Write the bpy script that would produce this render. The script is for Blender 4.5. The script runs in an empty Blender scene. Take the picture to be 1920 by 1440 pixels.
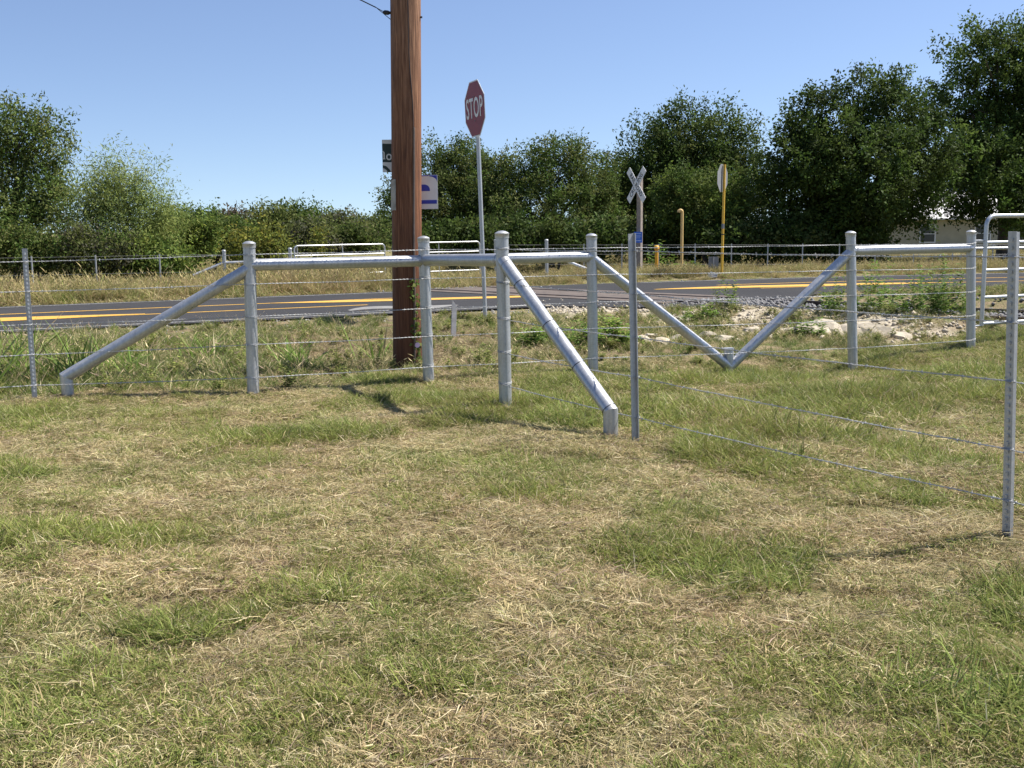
import bpy, math, random
import numpy as np
from mathutils import Vector, Matrix, Quaternion
R = math.radians
scene = bpy.context.scene
col = scene.collection
random.seed(7)

# ---------------------------------------------------------------- camera
F_PX, PITCH, ROLL, EYE = 2050.0, math.atan(295 / 2050), 0.012, 1.6
_F = Vector((0, math.cos(PITCH), -math.sin(PITCH)))
_U0 = Vector((0, math.sin(PITCH), math.cos(PITCH)))
_R0 = Vector((1, 0, 0))
_R = _R0 * math.cos(ROLL) - _U0 * math.sin(ROLL)
_U = _U0 * math.cos(ROLL) + _R0 * math.sin(ROLL)
cam_d = bpy.data.cameras.new('camera')
cam_d.sensor_width = 36
cam_d.lens = 36 * F_PX / 1920
cam_d.clip_start = 0.05
cam_d.clip_end = 6000
cam = bpy.data.objects.new('camera', cam_d)
col.objects.link(cam)
m = Matrix.Identity(4)
for i in range(3):
    m[i][0], m[i][1], m[i][2] = _R[i], _U[i], -_F[i]
m[2][3] = EYE
cam.matrix_world = m
scene.camera = cam

# ---------------------------------------------------------------- light
SUN_EL, SUN_AZ = R(55), R(73)          # azimuth from +Y towards +X
world = bpy.data.worlds.new('World')
scene.world = world
world.use_nodes = True
wn = world.node_tree
sky = wn.nodes.new('ShaderNodeTexSky')
sky.sky_type = 'NISHITA'
sky.sun_disc = False
sky.sun_elevation = SUN_EL
sky.sun_rotation = SUN_AZ
sky.altitude = 0
sky.air_density = 1.0
sky.dust_density = 0.3
sky.ozone_density = 3.0
bg = wn.nodes['Background']
bg.inputs['Strength'].default_value = 0.088
# the haze band right at the horizon is left out: directions are lifted a little before the lookup
wtc = wn.nodes.new('ShaderNodeTexCoord'); wmp = wn.nodes.new('ShaderNodeMapping')
wmp.inputs['Scale'].default_value = (1, 1, 1.25)
wmp.inputs['Location'].default_value = (0, 0, 0.075)
wn.links.new(wtc.outputs['Generated'], wmp.inputs['Vector'])
wnm = wn.nodes.new('ShaderNodeVectorMath'); wnm.operation = 'NORMALIZE'
wn.links.new(wmp.outputs['Vector'], wnm.inputs[0]); wn.links.new(wnm.outputs['Vector'], sky.inputs['Vector'])
hsv = wn.nodes.new('ShaderNodeHueSaturation')
hsv.inputs['Hue'].default_value = 0.507          # a slightly violet-blue cast over the whole sky
hsv.inputs['Saturation'].default_value = 0.98
wn.links.new(sky.outputs['Color'], hsv.inputs['Color'])
wn.links.new(hsv.outputs['Color'], bg.inputs['Color'])
sd = bpy.data.lights.new('sun', 'SUN')
sd.energy = 5.0
sd.angle = R(0.55)
sd.color = (1.0, 0.955, 0.88)
sun = bpy.data.objects.new('sun', sd)
col.objects.link(sun)
SUN_DIR = Vector((math.sin(SUN_AZ) * math.cos(SUN_EL), math.cos(SUN_AZ) * math.cos(SUN_EL), math.sin(SUN_EL)))
sun.rotation_euler = SUN_DIR.to_track_quat('Z', 'Y').to_euler()
sun.location = (10, 6, 20)
vs = scene.view_settings
vs.view_transform = 'Standard'
vs.look = 'None'
vs.exposure = 0.9
vs.gamma = 1.0
vs.use_curve_mapping = False
scene.cycles.max_bounces = 4
scene.cycles.diffuse_bounces = 2
scene.cycles.glossy_bounces = 2
scene.cycles.transmission_bounces = 2
scene.cycles.transparent_max_bounces = 2
scene.cycles.caustics_reflective = False
scene.cycles.caustics_refractive = False

# ---------------------------------------------------------------- helpers
def at(px, py, Y):
    """point on the sight line through a photo pixel, at world depth Y"""
    d = _F + _R * ((px - 960) / F_PX) - _U * ((py - 720) / F_PX)
    t = Y / d.y
    return Vector((0, 0, EYE)) + d * t

def vnoise(x, y, seed=0):
    x = np.asarray(x, float); y = np.asarray(y, float)
    xi = np.floor(x).astype(np.int64); yi = np.floor(y).astype(np.int64)
    xf = x - xi; yf = y - yi
    def h(a, b):
        n = (a * 374761393 + b * 668265263 + seed * 974634777) & 0x7fffffff
        n = ((n ^ (n >> 13)) * 1274126177) & 0x7fffffff
        n = n ^ (n >> 16)
        return (n & 0xffff) / 65535.0
    u = xf * xf * (3 - 2 * xf); v = yf * yf * (3 - 2 * yf)
    return (h(xi, yi) * (1 - u) + h(xi + 1, yi) * u) * (1 - v) + (h(xi, yi + 1) * (1 - u) + h(xi + 1, yi + 1) * u) * v

def fbm(x, y, s, seed=0, o=4):
    t = 0; a = .5; n = 0
    for k in range(o):
        t = t + a * vnoise(np.asarray(x) / s, np.asarray(y) / s, seed + 17 * k); n += a
        a *= .5; s *= .5
    return t / n

def sstep(a, b, x):
    t = np.clip((np.asarray(x, float) - a) / (b - a), 0, 1)
    return t * t * (3 - 2 * t)

def put(o, parent=None):
    col.objects.link(o)
    if parent is not None:
        o.parent = parent
    return o

def tag(o, label=None, cat=None, group=None, kind=None):
    if label: o['label'] = label
    if cat: o['category'] = cat
    if group: o['group'] = group
    if kind: o['kind'] = kind
    return o

def thing(name, label, cat, loc=(0, 0, 0), group=None):
    o = bpy.data.objects.new(name, None)
    o.empty_display_size = 0.2
    o.location = loc
    put(o)
    return tag(o, label, cat, group)

class MB:
    def __init__(self):
        self.v = []; self.f = []
    def add(self, vs_, fs):
        n = len(self.v)
        self.v += [tuple(p) for p in vs_]
        self.f += [tuple(i + n for i in f) for f in fs]
    def box(self, c, s, rot=None):
        c = Vector(c); hx, hy, hz = s[0] / 2, s[1] / 2, s[2] / 2
        P = [Vector((x, y, z)) for z in (-hz, hz) for y in (-hy, hy) for x in (-hx, hx)]
        if rot is not None: P = [rot @ p for p in P]
        self.add([p + c for p in P], [(0, 2, 3, 1), (4, 5, 7, 6), (0, 1, 5, 4), (2, 6, 7, 3), (0, 4, 6, 2), (1, 3, 7, 5)])
    def tube(self, pts, rad, seg=12, cap=True, n0=None, n1=None):
        pts = [Vector(p) for p in pts]
        k = len(pts)
        rads = rad if isinstance(rad, (list, tuple)) else [rad] * k
        t0 = (pts[1] - pts[0]).normalized()
        a = Vector((0, 0, 1)) if abs(t0.z) < .9 else Vector((1, 0, 0))
        u = t0.cross(a).normalized()
        V = []; prev = t0
        for i, p in enumerate(pts):
            if i == 0: t = t0
            elif i == k - 1: t = (pts[-1] - pts[-2]).normalized()
            else: t = ((pts[i] - pts[i - 1]).normalized() + (pts[i + 1] - pts[i]).normalized()).normalized()
            q = prev.rotation_difference(t); u = q @ u; u = (u - t * u.dot(t)).normalized(); prev = t
            w = t.cross(u)
            for j in range(seg):
                an = 2 * math.pi * j / seg
                V.append(p + (u * math.cos(an) + w * math.sin(an)) * rads[i])
        def shear(base, p, t, n):
            for j in range(seg):
                q = V[base + j]
                V[base + j] = q - t * ((q - p).dot(n) / t.dot(n))
        if n0 is not None: shear(0, pts[0], t0, Vector(n0))
        if n1 is not None: shear((k - 1) * seg, pts[-1], prev, Vector(n1))
        Fc = []
        for i in range(k - 1):
            for j in range(seg):
                j2 = (j + 1) % seg
                Fc.append((i * seg + j, i * seg + j2, (i + 1) * seg + j2, (i + 1) * seg + j))
        if cap:
            Fc.append(tuple(range(seg))[::-1]); Fc.append(tuple((k - 1) * seg + j for j in range(seg)))
        self.add(V, Fc)
    def lathe(self, c, prof, seg=20):
        c = Vector(c); V = []; Fc = []
        for r, z in prof:
            for j in range(seg):
                an = 2 * math.pi * j / seg
                V.append(c + Vector((r * math.cos(an), r * math.sin(an), z)))
        for i in range(len(prof) - 1):
            for j in range(seg):
                j2 = (j + 1) % seg
                Fc.append((i * seg + j, i * seg + j2, (i + 1) * seg + j2, (i + 1) * seg + j))
        Fc.append(tuple(range(seg))[::-1]); Fc.append(tuple((len(prof) - 1) * seg + j for j in range(seg)))
        self.add(V, Fc)
    def prism(self, poly, o, ax, ay, th):
        """flat polygon (list of 2d points) in the plane o+ax*x+ay*y, thickness th along -(ax x ay)"""
        o = Vector(o); ax = Vector(ax); ay = Vector(ay); nn = ax.cross(ay).normalized()
        n = len(poly)
        A = [o + ax * x + ay * y for x, y in poly]
        B = [p - nn * th for p in A]
        self.add(A + B, [tuple(range(n)), tuple(range(n, 2 * n))[::-1]] + [(i, i + n, (i + 1) % n + n, (i + 1) % n) for i in range(n)])
    def build(self, name, mat, parent=None, smooth=False):
        me = bpy.data.meshes.new(name)
        me.from_pydata(self.v, [], self.f)
        me.materials.append(mat)
        if smooth:
            me.polygons.foreach_set('use_smooth', [True] * len(me.polygons))
            try: me.set_sharp_from_angle(angle=R(40))
            except Exception: pass
        me.update()
        return put(bpy.data.objects.new(name, me), parent)

def np_mesh(name, V, F4, mat, cols=None):
    """V (n,3), F4 (m,k) with k = 3 or 4; cols (n,3) point colours"""
    V = np.asarray(V, np.float32); F4 = np.asarray(F4, np.int32)
    me = bpy.data.meshes.new(name)
    k = F4.shape[1]
    me.vertices.add(len(V)); me.vertices.foreach_set('co', V.ravel())
    me.loops.add(F4.size); me.loops.foreach_set('vertex_index', F4.ravel())
    me.polygons.add(len(F4))
    me.polygons.foreach_set('loop_start', np.arange(0, F4.size, k, dtype=np.int32))
    me.polygons.foreach_set('loop_total', np.full(len(F4), k, np.int32))
    if cols is not None:
        ca = me.attributes.new('tint', 'FLOAT_COLOR', 'POINT')
        c4 = np.ones((len(V), 4), np.float32); c4[:, :3] = cols
        ca.data.foreach_set('color', c4.ravel())
    me.update(calc_edges=True)
    me.validate()
    if mat: me.materials.append(mat)
    return me

# ---------------------------------------------------------------- materials
class NT:
    def __init__(self, name):
        self.m = bpy.data.materials.new(name); self.m.use_nodes = True
        self.t = self.m.node_tree; self.b = self.t.nodes['Principled BSDF']; self.out = self.t.nodes['Material Output']
    def n(self, ty, **kw):
        nd = self.t.nodes.new(ty)
        for k, v in kw.items():
            if k in nd.inputs: nd.inputs[k].default_value = v
            else: setattr(nd, k, v)
        return nd
    def l(self, a, b): self.t.links.new(a, b)
    def coord(self, kind='Object', scale=(1, 1, 1)):
        tc = self.n('ShaderNodeTexCoord'); mp = self.n('ShaderNodeMapping')
        mp.inputs['Scale'].default_value = scale
        self.l(tc.outputs[kind], mp.inputs['Vector'])
        return mp.outputs['Vector']
    def wpos(self, scale=(1, 1, 1)):
        g = self.n('ShaderNodeNewGeometry'); mp = self.n('ShaderNodeMapping')
        mp.inputs['Scale'].default_value = scale
        self.l(g.outputs['Position'], mp.inputs['Vector'])
        return mp.outputs['Vector']
    def noise(self, vec, scale, detail=4, rough=.6):
        nd = self.n('ShaderNodeTexNoise'); nd.inputs['Scale'].default_value = scale
        nd.inputs['Detail'].default_value = detail; nd.inputs['Roughness'].default_value = rough
        self.l(vec, nd.inputs['Vector'])
        return nd.outputs['Fac']
    def ramp(self, fac, stops):
        nd = self.n('ShaderNodeValToRGB'); e = nd.color_ramp.elements
        while len(e) < len(stops): e.new(.5)
        for i, (p, c) in enumerate(stops):
            e[i].position = p
            e[i].color = (*c, 1) if len(c) == 3 else c
        self.l(fac, nd.inputs['Fac'])
        return nd.outputs['Color']
    def mix(self, fac, a, b, mode='MIX'):
        nd = self.n('ShaderNodeMix'); nd.data_type = 'RGBA'; nd.blend_type = mode
        for s, v in ((0, fac), (6, a), (7, b)):
            if hasattr(v, 'is_output'): self.l(v, nd.inputs[s])
            else: nd.inputs[s].default_value = v if s == 0 else (*v, 1)
        return nd.outputs[2]
    def bump(self, h, strength=.3, dist=.01):
        nd = self.n('ShaderNodeBump'); nd.inputs['Strength'].default_value = strength; nd.inputs['Distance'].default_value = dist
        self.l(h, nd.inputs['Height']); self.l(nd.outputs['Normal'], self.b.inputs['Normal'])

def plain(name, c, rough=.6, metal=0.0, var=.15, scale=8, bump=0.0, spec=.5):
    M = NT(name); v = M.wpos()
    f = M.noise(v, scale, 5)
    cc = M.ramp(f, [(.25, tuple(x * (1 - var) for x in c)), (.75, tuple(min(1, x * (1 + var)) for x in c))])
    M.l(cc, M.b.inputs['Base Color'])
    M.b.inputs['Roughness'].default_value = rough; M.b.inputs['Metallic'].default_value = metal
    M.b.inputs['Specular IOR Level'].default_value = spec
    if bump: M.bump(M.noise(v, scale * 3, 4), bump, .01)
    return M.m

def galv(name, base=.52, metal=.75, r0=.34, r1=.52):
    M = NT(name); v = M.wpos()
    big = M.noise(v, 5, 4); fine = M.noise(v, 55, 3)
    st = M.noise(M.wpos((22, 22, 1.2)), 2.0, 4)
    c = M.ramp(big, [(.3, (base * .86, base * .89, base * .92)), (.7, (base * 1.08, base * 1.1, base * 1.12))])
    c = M.mix(.28, c, M.ramp(fine, [(.35, (base * .6,) * 3), (.65, (base * 1.25,) * 3)]))
    c = M.mix(.22, c, M.ramp(st, [(.4, (base * .55, base * .53, base * .5)), (.6, (base * 1.15,) * 3)]))
    M.l(c, M.b.inputs['Base Color']); M.b.inputs['Metallic'].default_value = metal
    rr = M.n('ShaderNodeMapRange'); M.l(big, rr.inputs['Value'])
    rr.inputs['From Min'].default_value = .3; rr.inputs['From Max'].default_value = .7
    rr.inputs['To Min'].default_value = r0; rr.inputs['To Max'].default_value = r1
    M.l(rr.outputs['Result'], M.b.inputs['Roughness'])
    M.bump(fine, .06, .004)
    return M.m

def foliage(name, trans=.3, rough=.55, var=.25, spec=.3):
    M = NT(name)
    a = M.n('ShaderNodeAttribute'); a.attribute_name = 'tint'
    oi = M.n('ShaderNodeObjectInfo')
    f = M.noise(M.wpos(), .9, 3)
    hs = M.n('ShaderNodeHueSaturation')
    mr = M.n('ShaderNodeMapRange'); M.l(oi.outputs['Random'], mr.inputs['Value'])
    mr.inputs['To Min'].default_value = 1 - var; mr.inputs['To Max'].default_value = 1 + var
    mr2 = M.n('ShaderNodeMapRange'); M.l(f, mr2.inputs['Value'])
    mr2.inputs['From Min'].default_value = .3; mr2.inputs['From Max'].default_value = .7
    mr2.inputs['To Min'].default_value = .485; mr2.inputs['To Max'].default_value = .515
    M.l(mr2.outputs['Result'], hs.inputs['Hue'])
    M.l(mr.outputs['Result'], hs.inputs['Value']); M.l(a.outputs['Color'], hs.inputs['Color'])
    M.l(hs.outputs['Color'], M.b.inputs['Base Color'])
    M.b.inputs['Roughness'].default_value = rough; M.b.inputs['Specular IOR Level'].default_value = spec
    tr = M.n('ShaderNodeBsdfTranslucent'); M.l(hs.outputs['Color'], tr.inputs['Color'])
    mx = M.n('ShaderNodeMixShader'); mx.inputs[0].default_value = trans
    M.l(M.b.outputs[0], mx.inputs[1]); M.l(tr.outputs[0], mx.inputs[2]); M.l(mx.outputs[0], M.out.inputs['Surface'])
    return M.m

def ground_mat():
    M = NT('soil_and_thatch'); v = M.wpos()
    a = M.noise(v, .55, 5); b = M.noise(v, 3.0, 5); c = M.noise(v, 40, 4); d = M.noise(v, .06, 4)
    soil = M.ramp(c, [(.3, (.10, .075, .048)), (.5, (.23, .175, .105)), (.72, (.38, .30, .18))])
    green = M.ramp(c, [(.3, (.05, .065, .02)), (.7, (.18, .19, .065))])
    near = M.mix(M.ramp(b, [(.42, (0, 0, 0)), (.62, (1, 1, 1))]), soil, green)
    far = M.ramp(d, [(.35, (.12, .14, .05)), (.5, (.20, .18, .08)), (.65, (.27, .22, .11))])
    far = M.mix(.35, far, near)
    g = M.n('ShaderNodeNewGeometry'); sx = M.n('ShaderNodeSeparateXYZ'); M.l(g.outputs['Position'], sx.inputs[0])
    mr = M.n('ShaderNodeMapRange'); M.l(sx.outputs['Y'], mr.inputs['Value'])
    mr.inputs['From Min'].default_value = 28; mr.inputs['From Max'].default_value = 42
    cc = M.mix(mr.outputs['Result'], near, far)
    # caliche (pale limestone soil) exposed on the bank below the tracks: attribute painted on the mesh
    at_ = M.n('ShaderNodeAttribute'); at_.attribute_name = 'caliche'
    mul = M.n('ShaderNodeMath'); mul.operation = 'MULTIPLY'
    M.l(at_.outputs['Fac'], mul.inputs[0]); M.l(M.ramp(M.noise(v, 2.2, 5), [(.42, (0, 0, 0)), (.56, (1, 1, 1))]), mul.inputs[1])
    cal = M.ramp(M.noise(v, 14, 5), [(.3, (.26, .215, .155)), (.6, (.56, .49, .38))])
    cc = M.mix(mul.outputs[0], cc, cal)
    M.l(cc, M.b.inputs['Base Color']); M.b.inputs['Roughness'].default_value = .95; M.b.inputs['Specular IOR Level'].default_value = .1
    M.bump(c, .8, .03)
    return M.m

def asphalt_mat():
    M = NT('asphalt'); v = M.wpos()
    f = M.noise(v, 90, 3, .8); g = M.noise(v, .6, 4); h = M.noise(v, 6, 5)
    c = M.ramp(f, [(.3, (.024, .024, .026)), (.55, (.045, .045, .048)), (.75, (.10, .10, .105))])
    c = M.mix(.35, c, M.ramp(g, [(.3, (.035, .035, .037)), (.7, (.065, .064, .065))]))
    c = M.mix(M.ramp(h, [(.58, (0, 0, 0)), (.75, (.4, .4, .4))]), c, (.10, .093, .083))
    M.l(c, M.b.inputs['Base Color']); M.b.inputs['Roughness'].default_value = .95
    M.b.inputs['Specular IOR Level'].default_value = .08
    M.bump(f, .4, .01)
    return M.m

def paint_mat(name, c, wear=.5):
    M = NT(name); v = M.wpos()
    f = M.noise(v, 25, 5, .75)
    k = M.ramp(f, [(wear - .12, (0, 0, 0)), (wear + .12, (1, 1, 1))])
    cc = M.mix(k, (.12, .115, .11), c)
    M.l(cc, M.b.inputs['Base Color']); M.b.inputs['Roughness'].default_value = .8
    return M.m

def pole_mat():
    M = NT('creosote_wood'); v = M.coord('Object')
    s1 = M.noise(M.coord('Object', (9, 9, .35)), 3.2, 6, .7)
    s2 = M.noise(M.coord('Object', (30, 30, .8)), 3.0, 5, .7)
    big = M.noise(M.coord('Object', (3, 3, .5)), 1.2, 4)
    c = M.ramp(s1, [(.28, (.045, .015, .007)), (.5, (.17, .060, .024)), (.74, (.32, .145, .068))])
    c = M.mix(.5, c, M.ramp(s2, [(.38, (.030, .011, .006)), (.5, (.16, .062, .028)), (.66, (.40, .19, .095))]))
    # weathering: the upper pole has greyed and paled, the foot is darkened for creosote stain plus painted-in shade
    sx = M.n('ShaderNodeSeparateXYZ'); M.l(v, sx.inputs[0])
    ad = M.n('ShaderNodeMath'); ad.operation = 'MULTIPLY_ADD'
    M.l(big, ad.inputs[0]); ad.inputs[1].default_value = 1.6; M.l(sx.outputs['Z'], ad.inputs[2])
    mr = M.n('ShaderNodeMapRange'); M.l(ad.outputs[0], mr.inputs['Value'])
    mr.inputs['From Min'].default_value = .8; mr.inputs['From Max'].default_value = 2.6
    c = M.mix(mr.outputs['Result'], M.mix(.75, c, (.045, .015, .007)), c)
    mr2 = M.n('ShaderNodeMapRange'); M.l(ad.outputs[0], mr2.inputs['Value'])
    mr2.inputs['From Min'].default_value = 2.6; mr2.inputs['From Max'].default_value = 5.2; mr2.inputs['To Max'].default_value = .55
    c = M.mix(mr2.outputs['Result'], c, M.ramp(s2, [(.36, (.09, .045, .024)), (.5, (.25, .14, .078)), (.68, (.50, .32, .20))]))
    M.l(c, M.b.inputs['Base Color']); M.b.inputs['Roughness'].default_value = .7; M.b.inputs['Specular IOR Level'].default_value = .35
    M.bump(s2, .55, .012)
    return M.m

GALV = galv('galvanized_pipe', .50, .6, .34, .5)
GALV2 = galv('galvanized_gate', .55, .6, .3, .45)
WIRE = galv('zinc_wire', .42, .35, .55, .7)
STEELPOST = galv('steel_post_zinc', .46, .35, .45, .6)
GROUND = ground_mat()
ASPHALT = asphalt_mat()
YELLOW_LINE = paint_mat('yellow_road_paint', (.62, .34, .035), .40)
WHITE_LINE = paint_mat('white_road_paint', (.5, .5, .48), .56)
GRASS = foliage('grass_blades', .30, .7, .14, .15)
LEAF = foliage('tree_leaves', .36, .65, .12, .12)
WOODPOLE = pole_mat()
BARK = plain('bark', (.10, .078, .058), .9, 0, .4, 6, .5)
WEATHERED = plain('weathered_timber', (.27, .225, .19), .85, 0, .3, 12, .3)
LIMESTONE = plain('limestone', (.40, .345, .26), .9, 0, .35, 7, .5)
BALLAST = plain('ballast_stone', (.16, .155, .155), .9, 0, .5, 9, .4)
RAILSTEEL = plain('rail_steel', (.07, .052, .045), .55, .4, .3, 10)
YELLOW_PAINT = plain('yellow_pole_paint', (.74, .44, .045), .5, 0, .15, 9)
ORANGE_PAINT = plain('orange_yellow_paint', (.75, .36, .02), .5, 0, .15, 9)
TAN_PAINT = plain('faded_yellow_paint', (.62, .42, .16), .55, 0, .15, 9)
ALU = plain('bare_aluminium', (.23, .235, .24), .65, .2, .15, 6)
STOPRED = plain('stop_red', (.24, .03, .045), .5, 0, .12, 7)
SIGNWHITE = plain('sign_white', (.74, .74, .73), .5, 0, .07, 7)
SIGNBLACK = plain('sign_black', (.015, .016, .018), .5, 0, .1, 7)
SIGNBLUE = plain('sign_blue', (.025, .04, .38), .45, 0, .1, 7)
ENSBLUE = plain('emergency_blue', (.03, .14, .60), .45, 0, .1, 7)
SIGNGREEN = plain('sign_dark_green', (.008, .03, .026), .5, 0, .2, 7)
PAPER = plain('weathered_paper', (.36, .33, .29), .9, 0, .35, 10, .3)
CABLE = plain('black_cable', (.02, .02, .024), .5, 0, .2, 7)
HOUSEWALL = plain('cream_siding', (.40, .37, .27), .8, 0, .12, 2)
ROOFMETAL = plain('grey_metal_roof', (.48, .47, .46), .5, .3, .15, 3)
ROOFRUST = plain('rust_roof', (.52, .27, .14), .7, 0, .3, 3)
GLASS = plain('dark_window', (.03, .035, .04), .15, 0, .2, 2)
PETAL = plain('pink_petal', (.75, .5, .62), .6, 0, .1, 9)
CONCRETE = plain('dusty_concrete', (.19, .185, .175), .9, 0, .2, 4, .3)
CROSSING = plain('crossing_dirt', (.105, .082, .068), .95, 0, .45, 5, .4)
MOULD = plain('pole_moulding', (.14, .10, .08), .7, 0, .3, 14)

# ---------------------------------------------------------------- terrain
ROAD = np.array([(-60, -12.5), (-42, .5), (-30, 7.5), (-20, 13.4), (-9.3, 19.4), (-3, 22.5), (2.5, 25.2), (6.5, 26.8), (12, 28.2), (20, 29.3), (34, 30.6), (60, 32.6), (110, 36)], float)
def spline(P, n):
    out = []
    for i in range(len(P) - 1):
        p0 = P[max(i - 1, 0)]; p1 = P[i]; p2 = P[i + 1]; p3 = P[min(i + 2, len(P) - 1)]
        for k in range(n):
            t = k / n
            out.append(.5 * ((2 * p1) + (-p0 + p2) * t + (2 * p0 - 5 * p1 + 4 * p2 - p3) * t * t + (-p0 + 3 * p1 - 3 * p2 + p3) * t ** 3))
    out.append(P[-1])
    return np.array(out)
RC = spline(ROAD, 10)
def road_q(x, y):
    """signed distance from the road's centre line (+ = far side)"""
    x = np.atleast_1d(np.asarray(x, float)); y = np.atleast_1d(np.asarray(y, float))
    best = np.full(x.shape, 1e9); sg = np.zeros(x.shape)
    for i in range(len(RC) - 1):
        a = RC[i]; d = RC[i + 1] - a; L2 = d @ d
        t = np.clip(((x - a[0]) * d[0] + (y - a[1]) * d[1]) / L2, 0, 1)
        ex = x - a[0] - d[0] * t; ey = y - a[1] - d[1] * t
        ds = np.hypot(ex, ey); k = ds < best
        best = np.where(k, ds, best); sg = np.where(k, np.sign(d[0] * ey - d[1] * ex), sg)
    return best * sg
TN = np.array([.711, .703]); TT = np.array([.703, -.711]); TC = 18.15      # track: normal, direction, offset
ROAD_Z, HALF = .10, 3.25
FA = np.array([(-14, 6.6), (-4.5, 10.1), (-2.51, 10.5), (-.89, 11.2), (.88, 12.05), (2.5, 12.6), (4.09, 13.1), (5.87, 14.0), (14, 18)], float)
def fence_s(x, y):
    return np.asarray(y) - np.interp(x, FA[:, 0], FA[:, 1])
def H(x, y):
    x = np.asarray(x, float); y = np.asarray(y, float)
    sh = x.shape
    q = road_q(x.ravel(), y.ravel()).reshape(sh)
    s = fence_s(x, y)
    lawn = .08 * (fbm(x, y, 1.3, 3) - .5) + .075 * (fbm(x, y, .45, 5, 3) - .5)
    lawn = lawn + (.04) * np.exp(-((x + 4.4) ** 2 / 1.5 ** 2 + (y - 10.1) ** 2 / 1.6 ** 2)) - .21 * np.exp(-((x - 3.4) ** 2 / 1.9 ** 2 + (y - 13.0) ** 2 / 1.7 ** 2))
    rough = .10 * (fbm(x, y, 1.6, 8) - .5)
    bank = .02 + rough * 1.2
    # railway embankment: the ground climbs to the track bed, steeper where the pale bank is cut
    tq = x * TN[0] + y * TN[1] - TC
    climb = sstep(-3.6, -2.2, tq) * .20 + .02
    rightw = sstep(.5, 2.0, x)
    bank = bank * (1 - rightw) + (climb + rough * 1.3) * rightw
    w = sstep(.3, 1.5, s)
    z = lawn * (1 - w) + bank * w
    z = np.where(y < 0, lawn * .5, z)
    # road bed
    wr = 1 - sstep(HALF + .1, HALF + 1.6, np.abs(q) - np.where(q < 0, 1.7 * np.exp(-((x - 2.9) / 2.6) ** 4), 0))
    z = z * (1 - wr) + (ROAD_Z - .035) * wr
    wt = (1 - sstep(1.4, 2.4, np.abs(tq))) * (1 - wr) * sstep(11, 13, y)
    z = z * (1 - wt) + .03 * wt
    # far side falls away to the paddocks
    far = sstep(HALF + .4, HALF + 6, q)
    z = z * (1 - far) + far * (-.30 + .10 * (fbm(x, y, 4, 31) - .5))
    wt2 = (1 - sstep(1.4, 2.6, np.abs(tq))) * far * (1 - sstep(30.5, 33.5, y))
    z = z * (1 - wt2) + .03 * wt2
    return z

def axis(parts):
    out = [np.arange(a, b, st) for a, b, st in parts]
    return np.concatenate(out)
gx = axis([(-1500, -300, 200), (-300, -60, 20), (-60, -20, 2.0), (-20, -8, .35), (-8, 9, .11), (9, 22, .35), (22, 60, 2), (60, 300, 20), (300, 1501, 200)])
gy = axis([(-300, -20, 40), (-20, 1, 1.5), (1, 20, .11), (20, 38, .3), (38, 80, 2), (80, 300, 20), (300, 3001, 300)])
GX, GY = np.meshgrid(gx, gy)
GZ = H(GX, GY)
nx, ny = len(gx), len(gy)
V = np.stack([GX.ravel(), GY.ravel(), GZ.ravel()], 1)
ii = (np.arange(ny - 1)[:, None] * nx + np.arange(nx - 1)[None]).ravel()
me = np_mesh('ground', V, np.stack([ii, ii + 1, ii + nx + 1, ii + nx], 1), GROUND)
me.polygons.foreach_set('use_smooth', np.ones(len(me.polygons), bool))
tqv = V[:, 0] * TN[0] + V[:, 1] * TN[1] - TC
cal = np.exp(-((tqv + 3.1) / 1.0) ** 2) * sstep(.2, 1.2, V[:, 0]) * (1 - sstep(5.6, 6.6, V[:, 0]))
ca = me.attributes.new('caliche', 'FLOAT', 'POINT'); ca.data.foreach_set('value', cal.astype(np.float32))
ground = put(bpy.data.objects.new('ground', me)); tag(ground, 'rough soil, thatch and pale caliche under grass and weeds', 'ground', kind='structure')

def Hz(x, y):
    return float(H(np.array([x], float), np.array([y], float))[0])

# ---------------------------------------------------------------- road
def tangents(P):
    t = np.gradient(P, axis=0); t /= np.linalg.norm(t, axis=1)[:, None]
    return t
RT = tangents(RC); RN = np.stack([-RT[:, 1], RT[:, 0]], 1)
RS = np.concatenate([[0], np.cumsum(np.linalg.norm(np.diff(RC, axis=0), axis=1))])
def road_pt(s, q):
    x = np.interp(s, RS, RC[:, 0]); y = np.interp(s, RS, RC[:, 1])
    nxx = np.interp(s, RS, RN[:, 0]); nyy = np.interp(s, RS, RN[:, 1])
    return x + nxx * q, y + nyy * q
def ribbon(name, s0, s1, q0, q1, z, mat, parent, step=.7, jit=0.0, widen=None):
    n = max(2, int((s1 - s0) / step) + 1)
    S = np.linspace(s0, s1, n)
    rs = np.random.RandomState(int(s0 * 10) + int(q0 * 100) & 0xffff)
    j0 = (rs.rand(n) - .5) * jit; j1 = (rs.rand(n) - .5) * jit
    Q0 = (q0 if np.ndim(q0) else np.linspace(q0, q0, n)) + j0
    Q1 = (q1 if np.ndim(q1) else np.linspace(q1, q1, n)) + j1
    if widen: Q0 = Q0 - widen(S)
    ax, ay = road_pt(S, Q0); bx, by = road_pt(S, Q1)
    A = np.stack([ax, ay, np.full(n, z)], 1); B = np.stack([bx, by, np.full(n, z)], 1)
    i = np.arange(n - 1)
    Fq = np.stack([i, i + 1, n + i + 1, n + i], 1)
    me = np_mesh(name, np.concatenate([A, B]), Fq[:, ::-1] if False else Fq, mat)
    return put(bpy.data.objects.new(name, me), parent)
smax = RS[-1]
APRON = lambda S: 1.7 * np.exp(-((np.asarray(S) - float(np.interp(2.2, RC[:, 0], RS))) / 2.6) ** 4)
mb_road = None
road = ribbon('road', 5, smax - 1, -HALF, HALF, ROAD_Z, ASPHALT, None, .3, .10, APRON)
tag(road, 'worn grey asphalt road crossing behind the fence', 'road', kind='structure')
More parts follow.
